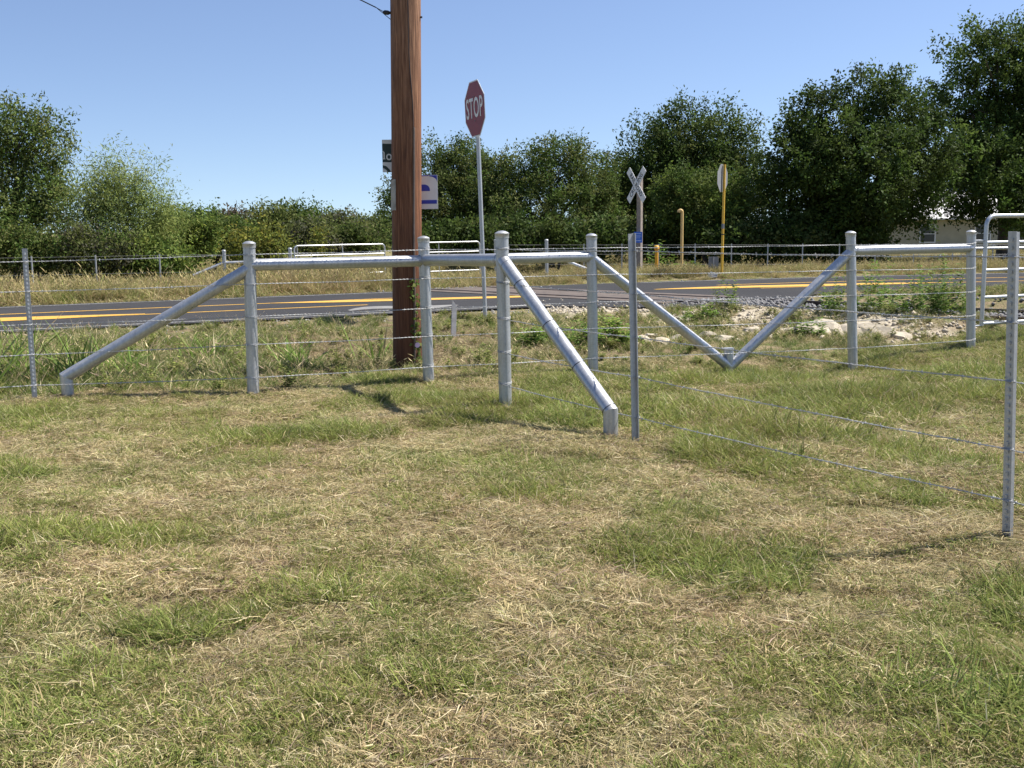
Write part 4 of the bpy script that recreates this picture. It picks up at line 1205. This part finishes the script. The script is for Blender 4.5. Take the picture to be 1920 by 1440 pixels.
# ---------------------------------------------------------------- grass
GREENS = np.array([(.195, .235, .055), (.230, .260, .064), (.150, .195, .048), (.275, .275, .090), (.28, .255, .105)])
STRAW = np.array([(.50, .40, .220), (.56, .465, .265), (.42, .335, .175), (.60, .52, .33), (.35, .265, .14)])
BROWN = np.array([(.23, .165, .115), (.16, .115, .08), (.30, .225, .165)])
TANS = np.array([(.42, .345, .17), (.48, .40, .21), (.36, .30, .13), (.40, .29, .165)])
def tuft(name, seed, n, l0, l1, w, spread, lean0, lean1, pal, mixp=None, mixf=0.0, curve=.6, seeds=0.0, lift=0.0):
    r = np.random.RandomState(seed)
    an = r.rand(n) * 6.283; rad = spread * np.sqrt(r.rand(n)); a2 = r.rand(n) * 6.283
    root = np.stack([rad * np.cos(a2), rad * np.sin(a2), -.01 + lift * r.rand(n)], 1)
    L = l0 + (l1 - l0) * r.rand(n); ln = lean0 + (lean1 - lean0) * r.rand(n)
    d = np.stack([np.cos(an), np.sin(an)], 1)
    segs = 3; pts = [root]; p = root.copy(); th = ln.copy()
    for k in range(segs):
        th = th + curve * r.rand(n) * .75
        st = (L / segs)[:, None]
        p = p + st * np.stack([d[:, 0] * np.sin(th), d[:, 1] * np.sin(th), np.cos(th)], 1)
        p[:, 2] = np.maximum(p[:, 2], .004 + .012 * r.rand(n))
        pts.append(p)
    tw = r.rand(n) * 6.283
    side = np.stack([-d[:, 1], d[:, 0], np.zeros(n)], 1) * np.cos(tw)[:, None] * .6 + np.stack([-d[:, 1], d[:, 0], .6 * np.sin(tw)], 1) * .6
    side = unit(side) * (w * (.6 + .8 * r.rand(n)))[:, None] * .5
    ws = [.8, 1.0, .7]
    rows = []
    for k in range(3): rows += [pts[k] - side * ws[k], pts[k] + side * ws[k]]
    rows.append(pts[3])
    V = np.stack(rows, 1).reshape(-1, 3)
    b = (np.arange(n) * 7)[:, None]
    T = np.concatenate([b + np.array([[0, 1, 3]]), b + np.array([[0, 3, 2]]), b + np.array([[2, 3, 5]]), b + np.array([[2, 5, 4]]), b + np.array([[4, 5, 6]])], 0)
    c = pal[r.randint(0, len(pal), n)]
    if mixp is not None:
        k = r.rand(n) < mixf; c = np.where(k[:, None], mixp[r.randint(0, len(mixp), n)], c)
    c = c * (.8 + .4 * r.rand(n))[:, None]
    C = np.repeat(c, 7, 0)
    if seeds > 0:      # seed heads: short fat diamonds at the tip
        ks = np.where(r.rand(n) < seeds)[0]; m_ = len(ks)
        tip = pts[3][ks]; dd = unit(pts[3][ks] - pts[2][ks]); sl = (.05 + .07 * r.rand(m_))
        Vs, Fs, Cs = leaf_quads(tip - dd * (sl * .4)[:, None], dd, unit(r.normal(size=(m_, 3))), sl, np.full(m_, .012), c[ks] * 1.05)
        o = len(V); V = np.concatenate([V, Vs]); C = np.concatenate([C, Cs])
        q = Fs + o
        T = np.concatenate([T, q[:, [0, 1, 2]], q[:, [0, 2, 3]]])
    return V, T, C
def broadleaf(name, seed, nst, h0, h1, ll, lw, pal, per=9, spread=0.0, lean=.5):
    r = np.random.RandomState(seed); Vs, Fs, Cs = [], [], []; o = 0
    for s in range(nst):
        an = r.rand() * 6.28; le = r.rand() ** .8 * lean; h = (h0 + (h1 - h0) * r.rand() ** 1.3) * (1 - .35 * le); org = np.array([r.normal(0, spread + 1e-6), r.normal(0, spread + 1e-6), -.01])
        d = np.array([math.cos(an) * math.sin(le), math.sin(an) * math.sin(le), math.cos(le)])
        t = np.sort(r.rand(per)) * .85 + .15
        pos = org + d[None] * (h * t)[:, None] + r.normal(size=(per, 3)) * .012
        ax = unit(np.stack([np.cos(np.arange(per) * 2.4), np.sin(np.arange(per) * 2.4), .1 + .4 * r.rand(per)], 1))
        V, Fq, C = leaf_quads(pos, ax, np.tile([[0, 0, 1.]], (per, 1)) + r.normal(size=(per, 3)) * .3, ll * (.6 + .6 * r.rand(per)), lw * (.6 + .6 * r.rand(per)), pal[r.randint(0, len(pal), per)] * (.8 + .4 * r.rand(per))[:, None])
        Vs.append(V); Fs.append(Fq + o); Cs.append(C); o += len(V)
        # stem as a thin strip
        sd = np.array([-d[1], d[0], .0]); sd = sd / (np.linalg.norm(sd) + 1e-6) * .0025 if np.linalg.norm(sd) > 1e-3 else np.array([.0025, 0, 0])
        Vs.append(org + np.array([-sd, sd, d * h + sd * .4, d * h - sd * .4])); Fs.append(np.array([[0, 1, 2, 3]]) + o); Cs.append(np.tile(pal[0] * .9, (4, 1))); o += 4
    q = np.concatenate(Fs)
    return np.concatenate(Vs), np.concatenate([q[:, [0, 1, 2]], q[:, [0, 2, 3]]]), np.concatenate(Cs)
def gobj(name, arr):
    return bpy.data.objects.new(name, np_mesh(name, arr[0], arr[1], GRASS, arr[2]))
def patch(seed, kinds, weights, ntuft, rad, s0=.7, s1=1.3, tilt=.12):
    """one sod of grass: many tufts of several kinds set close together"""
    r = np.random.RandomState(seed); w = np.array(weights, float); w /= w.sum()
    Vs, Ts, Cs = [], [], []; o = 0
    pick = r.choice(len(kinds), ntuft, p=w)
    for k in range(ntuft):
        V, T, C = kinds[pick[k]]
        an = r.rand() * 6.283; rr = rad * math.sqrt(r.rand()); a2 = r.rand() * 6.283; sc = s0 + (s1 - s0) * r.rand()
        c, sn = math.cos(an), math.sin(an); tx, ty = r.normal(0, tilt, 2)
        W = V * sc
        W = np.stack([W[:, 0] * c - W[:, 1] * sn, W[:, 0] * sn + W[:, 1] * c, W[:, 2]], 1)
        W[:, 2] = np.maximum(W[:, 2] + W[:, 0] * tx + W[:, 1] * ty, -.02)
        W[:, 0] += rr * math.cos(a2); W[:, 1] += rr * math.sin(a2)
        Vs.append(W); Ts.append(T + o); Cs.append(C * (.82 + .36 * r.rand())); o += len(V)
    return gobj('sod', (np.concatenate(Vs), np.concatenate(Ts), np.concatenate(Cs)))

def scatter(name, label, variants, pts, idx, scl, rot, cat='grass'):
    coll = bpy.data.collections.new(name + '_kinds')
    for k, v in enumerate(variants):
        v.name = '%s_%02d' % (name, k); coll.objects.link(v)
    me = bpy.data.meshes.new(name)
    me.vertices.add(len(pts)); me.vertices.foreach_set('co', np.asarray(pts, np.float32).ravel())
    a = me.attributes.new('kind_index', 'INT', 'POINT'); a.data.foreach_set('value', np.asarray(idx, np.int32))
    a = me.attributes.new('size', 'FLOAT', 'POINT'); a.data.foreach_set('value', np.asarray(scl, np.float32))
    a = me.attributes.new('turn', 'FLOAT_VECTOR', 'POINT'); a.data.foreach_set('vector', np.asarray(rot, np.float32).ravel())
    o = put(bpy.data.objects.new(name, me)); tag(o, label, cat, kind='stuff')
    ng = bpy.data.node_groups.new(name + '_nodes', 'GeometryNodeTree')
    ng.interface.new_socket('Geometry', in_out='INPUT', socket_type='NodeSocketGeometry')
    ng.interface.new_socket('Geometry', in_out='OUTPUT', socket_type='NodeSocketGeometry')
    N = ng.nodes; gi = N.new('NodeGroupInput'); go = N.new('NodeGroupOutput')
    ci = N.new('GeometryNodeCollectionInfo'); ci.inputs['Collection'].default_value = coll
    ci.inputs['Separate Children'].default_value = True; ci.inputs['Reset Children'].default_value = True
    ip = N.new('GeometryNodeInstanceOnPoints'); ip.inputs['Pick Instance'].default_value = True
    def attr(nm, ty):
        nd = N.new('GeometryNodeInputNamedAttribute'); nd.data_type = ty; nd.inputs['Name'].default_value = nm
        return nd.outputs['Attribute']
    ng.links.new(gi.outputs[0], ip.inputs['Points']); ng.links.new(ci.outputs[0], ip.inputs['Instance'])
    ng.links.new(attr('kind_index', 'INT'), ip.inputs['Instance Index'])
    ng.links.new(attr('turn', 'FLOAT_VECTOR'), ip.inputs['Rotation'])
    ng.links.new(attr('size', 'FLOAT'), ip.inputs['Scale'])
    ng.links.new(ip.outputs[0], go.inputs[0])
    md = o.modifiers.new('scatter', 'NODES'); md.node_group = ng
    return o
def rots(n, r, tilt=.12): return np.stack([r.normal(0, tilt, n), r.normal(0, tilt, n), r.rand(n) * 6.283], 1)

# --- mown lawn on the camera side
r = np.random.RandomState(21)
def ground_rot(x, y, r, amp=1.0):
    e = .12; n = len(x)
    dx = (H(x + e, y) - H(x - e, y)) / (2 * e); dy = (H(x, y + e) - H(x, y - e)) / (2 * e)
    # euler XYZ with a free spin: tilt after the spin, so build it from the spin-first form
    spin = r.rand(n) * 6.283; c, s_ = np.cos(spin), np.sin(spin)
    out = np.zeros((n, 3))
    for k in range(n):
        up = Vector((-dx[k] * amp, -dy[k] * amp, 1)).normalized()
        q = Vector((0, 0, 1)).rotation_difference(up) @ Quaternion((0, 0, 1), spin[k])
        out[k] = q.to_euler()
    return out
def jgrid(x0, x1, y0, y1, d, r):
    X, Y = np.meshgrid(np.arange(x0, x1, d), np.arange(y0, y1, d))
    X = X.ravel() + (r.rand(X.size) - .5) * d * 1.3; Y = Y.ravel() + (r.rand(Y.size) - .5) * d * 1.3
    return X, Y
g_short = [tuft('g', 200 + k, 72, .025, .060, .0028, .085, .3, 1.3, GREENS, STRAW, .25) for k in range(4)]
g_dry = [tuft('g', 210 + k, 70, .025, .070, .0027, .095, .7, 1.5, STRAW, GREENS, .28, .6) for k in range(4)]
g_lush = [tuft('g', 220 + k, 80, .05, .11, .0031, .075, .15, 1.0, GREENS[:4], STRAW, .12) for k in range(3)]
g_flat = [tuft('g', 230 + k, 40, .04, .12, .0025, .11, 1.2, 1.6, STRAW, BROWN, .25, .25, 0, .02) for k in range(3)]
g_stalk = [tuft('g', 240 + k, 3, .10, .24, .0018, .03, .4, 1.3, STRAW, None, 0, .6, 0) for k in range(2)]
g_leaf = [broadleaf('g', 250 + k, 7, .02, .05, .03, .012, GREENS * .85, 7) for k in range(2)]
KINDS = g_short + g_dry + g_lush + g_flat + g_stalk + g_leaf
def wts(a, b, c, d, e=.3, f=.12): return [a] * 4 + [b] * 4 + [c] * 3 + [d] * 3 + [e] * 2 + [f] * 2
lawn_v = []
LV = [(9, 1.4, 1.8, .6), (6, 3.0, 1.0, 1.4), (3.2, 5, .5, 2.4), (1.1, 6, .1, 4.2)]
for i_, wv_ in enumerate(LV):
    for k in range(3): lawn_v.append(patch(700 + 10 * i_ + k, KINDS, wts(*wv_), 40, .25))         # 0-11
for k in range(3): lawn_v.append(patch(760 + k, KINDS, wts(2.5, .6, 7, .3), 40, .20))              # 12-14 lush
for k in range(2): lawn_v.append(patch(770 + k, KINDS, wts(.5, 2.0, 0, 5, .3, .3), 14, .25))       # 15-16 worn, half bare
x, y = jgrid(-8.5, 9, 2.0, 15.5, .25, r)
s = fence_s(x, y); k = (s < .45 + .35 * fbm(x, y, .5, 9)) & (np.abs(x) < .56 * y + 1.0); x, y, s = x[k], y[k], s[k]
n = len(x)
dry = fbm(x, y, 1.0, 51, 4) * .6 + fbm(x, y, .4, 53, 2) * .4 - .010 * x - .01
lv = np.clip(np.floor((dry - .37) / .065 + r.normal(0, .3, n)), 0, 3).astype(int)
idx = lv * 3 + r.randint(0, 3, n)
tall = fbm(x, y, .7, 57, 3)
fieldR = np.clip((x - (.92 + (8.05 - y) * .55)) / .6, 0, 1)            # longer grass beyond the cross fence
lush = (tall > .595 - .05 * fieldR) & (dry < .54); idx = np.where(lush, 12 + r.randint(0, 3, n), idx)
bare = fbm(x, y, .5, 61, 3); idx = np.where((bare > .64) & ~lush, 15 + r.randint(0, 2, n), idx)
scl = (.85 + .3 * r.rand(n)) * (1 + .30 * fieldR) * np.where(lush, 1.0 + .4 * r.rand(n), 1.0)
pts = np.stack([x, y, H(x, y) - .004], 1)
scatter('lawn_grass', 'mown mixed green and straw coloured grass in front of the fence', lawn_v, pts, idx, scl, ground_rot(x, y, r))

BGREEN = np.array([(.13, .185, .042), (.16, .21, .05), (.11, .155, .04), (.20, .23, .07)])
# --- weeds and taller grass between the fence and the road
b_green = [tuft('g', 300 + k, 46, .10, .30, .0065, .10, .1, .9, BGREEN, STRAW, .15) for k in range(3)]
b_straw = [tuft('g', 310 + k, 40, .10, .26, .0045, .12, .3, 1.3, STRAW, GREENS, .25, .5, .1) for k in range(3)]
b_dead = [tuft('g', 320 + k, 44, .06, .20, .0055, .15, 1.1, 1.6, BROWN, STRAW, .40, .2, 0, .03) for k in range(3)]
b_leaf = [broadleaf('g', 330 + k, 10, .10, .30, .055, .030, GREENS * .85, 11) for k in range(3)]
b_seed = [tuft('g', 340 + k, 12, .25, .55, .0045, .06, .1, .7, np.concatenate([STRAW[:2], BROWN[2:]]), None, 0, .5, .6) for k in range(2)]
KB = b_green + b_straw + b_dead + b_leaf + b_seed
def wb(a, b, c, d, e): return [a] * 3 + [b] * 3 + [c] * 3 + [d] * 3 + [e] * 2
bank_v = []
for i_, wv_ in enumerate([(7, 2.2, .6, .35, .4), (2.5, 5, 1.8, .2, .6), (.5, 1.6, 6, .1, .2), (3, 1.8, 1, 3.2, .3)]):
    for k in range(3): bank_v.append(patch(800 + 10 * i_ + k, KB, wb(*wv_), 18, .34, .4, 1.0))
x, y = jgrid(-14, 15, 7.5, 27, .36, r)
s = fence_s(x, y); q = road_q(x, y); tq_ = x * TN[0] + y * TN[1] - TC; n = len(x)
k = (s > .25) & (q < -HALF - .28) & (np.abs(x) < .56 * y + 1) & ((np.abs(tq_) > 2.3) | (r.rand(n) < .08)) & (q < -HALF - .28 - 1.8 * np.exp(-((x - 2.9) / 2.6) ** 4))
k &= ~((fbm(x, y, .9, 77) > .40) & (np.abs(tq_ + 3.2) < 1.3) & (x > .6) & (x < 7) & (r.rand(n) < .30))
x, y, s, q = x[k], y[k], s[k], q[k]; n = len(x)
gm = fbm(x, y, 1.4, 71, 3); gm2 = fbm(x, y, .6, 73, 2)
mulch = np.exp(-(((x + 1.3) / 2.2) ** 2 + ((y - 14.6) / 2.8) ** 2)) * 1.3
u = r.rand(n)
kd = np.where(gm > .50, 0, 1); kd = np.where((x < -1.8) & (r.rand(n) < .85), 0, kd); kd = np.where((gm2 > .58) & (x > -1.5), 3, kd); kd = np.where(u < mulch, 2, kd)
scl = (.7 + .4 * r.rand(n)) * (.8 + .2 * sstep(0, 2, s)) * (1 - .45 * sstep(-6.5, -3.8, q)) * (1 - .12 * np.clip(mulch, 0, 1)) * (1 - .25 * sstep(1, 2, x))
scl = np.where(x < -2.0, scl * 1.2, scl)
pts = np.stack([x, y, H(x, y)], 1)
scatter('bank_weeds', 'tangled weeds and dead thatch between the fence and the road', bank_v, pts, kd * 3 + r.randint(0, 3, n), scl, ground_rot(x, y, r), 'weeds')

# --- dry verge across the road
v_tan = [tuft('g', 400 + k, 44, .25, .60, .010, .16, .05, .55, TANS, GREENS, .14, .6, .45) for k in range(3)]
v_grn = [tuft('g', 410 + k, 40, .18, .42, .011, .16, .1, .7, GREENS * .95, TANS, .40, .6, .1) for k in range(3)]
v_low = [tuft('g', 420 + k, 36, .10, .22, .011, .18, .3, 1.2, TANS, GREENS, .4) for k in range(2)]
KV = v_tan + v_grn + v_low
verge_v = []
for i_, wv_ in enumerate([(6, 1.2, 1), (1.5, 5, 1), (.3, .3, 6)]):
    ww_ = [wv_[0]] * 3 + [wv_[1]] * 3 + [wv_[2]] * 2
    for k in range(3): verge_v.append(patch(900 + 10 * i_ + k, KV, ww_, 26, .55, .6, 1.15, .08))
S, q = jgrid(sx_of(-28), sx_of(36), HALF + .1, HALF + 7.5, .42, r)
x, y = road_pt(S, q)
k = (np.abs(x) < .56 * y + 1.5) & (q > HALF + .35); x, y, q = x[k], y[k], q[k]; n = len(x)
gm = fbm(x, y, 2.6, 91, 3)
kd = np.where(gm > .50 - .07 * sstep(-2, 3, x), 1, 0); kd = np.where(q < HALF + .9, 2, kd)
sr = 1.3 - .55 * sstep(-4, 1, x)
scl = (.75 + .4 * r.rand(n)) * sr * np.where(q < HALF + 1.6, .8, 1.0)
drive = (np.abs(x + 3.0) < 1.6) & (y > 28)
kk = ~drive | (r.rand(n) < .4); kd = np.where(drive, 2, kd)
pts = np.stack([x, y, H(x, y)], 1)
scatter('verge_grass', 'tall dry tan grass along the far side of the road', verge_v, pts[kk], (kd * 3 + r.randint(0, 3, n))[kk], scl[kk], ground_rot(x, y, r)[kk])
# paddock grass beyond the far fence
x, y = jgrid(-36, 36, 36, 68, 1.0, r); k = np.abs(x) < .52 * y + 2; x, y = x[k], y[k]; n = len(x)
kd = np.where(fbm(x, y, 4, 95, 3) > .5, 1, 2)
pts = np.stack([x, y, H(x, y)], 1)
pv = [bpy.data.objects.new('sod', v.data) for v in verge_v]
scatter('paddock_grass', 'patchy grass of the yard beyond the far fence', pv, pts, kd * 3 + r.randint(0, 3, n), .6 + .4 * r.rand(n), ground_rot(x, y, r))

# --- single tall plants
def clump(name, label, cat, base, seed, n, l0, l1, w, spread, pal, parts=1, curve=.5, lean=(.05, .55), group=None):
    o = gobj(name, tuft(name, seed, n, l0, l1, w, spread, lean[0], lean[1], pal, STRAW, .08, curve))
    put(o); o.location = base; o.name = name
    return tag(o, label, cat, group)
JG = np.array([(.18, .27, .055), (.22, .30, .07), (.15, .23, .05), (.28, .33, .11)])
for k, (px, Y, n_, hh, lab) in enumerate(((20, 11.6, 34, .85, 'tall broad-bladed grass clump left of the thin studded post'), (128, 11.4, 44, .75, 'tall broad-bladed grass clump behind the low brace end'),
                                         (215, 12.0, 26, .55, 'arching grass clump under the left sloping brace'), (548, 12.6, 40, .50, 'bright green grass clump between first post and wooden pole'),
                                         (690, 13.0, 12, .62, 'few arching blades of grass near the wooden pole'), (370, 13.2, 26, .50, 'grass clump below the upper end of the left brace'), (-40, 10.9, 30, .8, 'tall broad-bladed grass clump past the thin studded post'))):
    p = at(px, 600, Y)
    clump('tall_grass_clump', lab, 'grass', (p.x, Y, Hz(p.x, Y)), 500 + k, int(n_ * 1.7), hh * .5, hh * 1.15,   .019, .20, JG, group='tall grass clumps along the fence')
LW = np.array([(.13, .22, .04), (.17, .26, .045), (.11, .18, .04), (.22, .27, .06)])
for k, (px, Y, ns, hh, lab) in enumerate(((1735, 16.6, 26, 1.2, 'large leafy green weed between the last two posts'), (1698, 17.2, 16, 1.0, 'leafy weed beside the large green weed'), (1775, 16.3, 20, 1.0, 'bushy green weed close to the end post'),
                                         (1555, 17.2, 10, 1.0, 'slim leafy weed beside the second sloping brace'), (1358, 18.5, 6, .75, 'upright leafy weed in front of the road markings'), (1150, 14.2, 18, .6, 'broad leafy weed behind the middle post'),
                                         (1085, 14.4, 16, .55, 'leafy green weed beside the foremost brace'), (1000, 14.6, 16, .5, 'leafy weed between the foremost post and its brace'), (1625, 16.9, 14, .95, 'leafy weed right behind the fifth post'), (1310, 17.6, 12, .4, 'low leafy weed on top of the rubble bank'), (1520, 15.1, 12, .38, 'low leafy weed in front of the limestone blocks'))):
    p = at(px, 600, Y); o = gobj('leafy_weed', broadleaf('leafy_weed', 600 + k, int(ns * 1.5), hh * .25, hh, .085 + .02 * (k == 5), .030 + .02 * (k == 5), LW, 26, .08 + .10 * hh, 1.0 if hh < .7 else .55))
    put(o); o.name = 'leafy_weed'; o.location = (p.x, Y, Hz(p.x, Y)); tag(o, lab, 'weed', 'leafy weeds on the bank')
for k, (px, Y, ns, hh, lab) in enumerate(((1255, 37.0, 16, 1.1, 'big-leaved green plant left of the yellow vent pipe'), (1300, 37.2, 14, .9, 'leafy plant right of the yellow vent pipe'), (1225, 38.5, 8, 1.9, 'tall plant with drooping pale leaves near the marker post'))):
    p = at(px, 600, Y); o = gobj('yard_plant', broadleaf('yard_plant', 640 + k, ns, hh * .4, hh, .26, .07, LW, 16))
    put(o); o.name = 'yard_plant'; o.location = (p.x, Y, Hz(p.x, Y)); tag(o, lab, 'plant')
# vine climbing the pole, with one pink flower
vine = thing('climbing_vine', 'thin leafy vine with a pink flower climbing the wooden pole', 'vine', (PL.x, PL.y, PL.z))
r2 = np.random.RandomState(9)
mb = MB()
stem = [on_pole(PL.z + z_, .62 + .10 * math.sin(4 * z_) + .05 * math.sin(11 * z_), .008) - PL for z_ in np.linspace(-.02, 1.05, 26)]
mb.tube(stem, .0035, 5, False); mb.build('stem', plain('vine_stem', (.12, .10, .05), .8), vine)
nlf = 130
ti = r2.rand(nlf) ** 1.2; base_p = np.array([[*stem[int(t_ * 25)]] for t_ in ti]) + r2.normal(size=(nlf, 3)) * np.array([.03, .012, .03]) + np.array([0, -.02, 0])
axl = unit(r2.normal(size=(nlf, 3)) + np.array([0, -.4, -.5])); nl = unit(r2.normal(size=(nlf, 3)) * .5 + np.array([.2, -1, .4]))
Vv, Fv, Cv = leaf_quads(base_p, axl, nl, .035 + .03 * r2.rand(nlf), .03 + .02 * r2.rand(nlf), np.array(MID + LIME)[r2.randint(0, 8, nlf)])
put(bpy.data.objects.new('leaves', np_mesh('leaves', Vv, Fv, LEAF, Cv)), vine)
fp = at(785, 648, PY - .2) - PL
mb = MB(); mb.lathe((0, 0, 0), [(.004, 0), (.01, .02), (.028, .038), (.03, .04)], 10); o = mb.build('flower', PETAL, vine, True); o.location = fp; o.rotation_euler = (R(75), 0, R(-15))
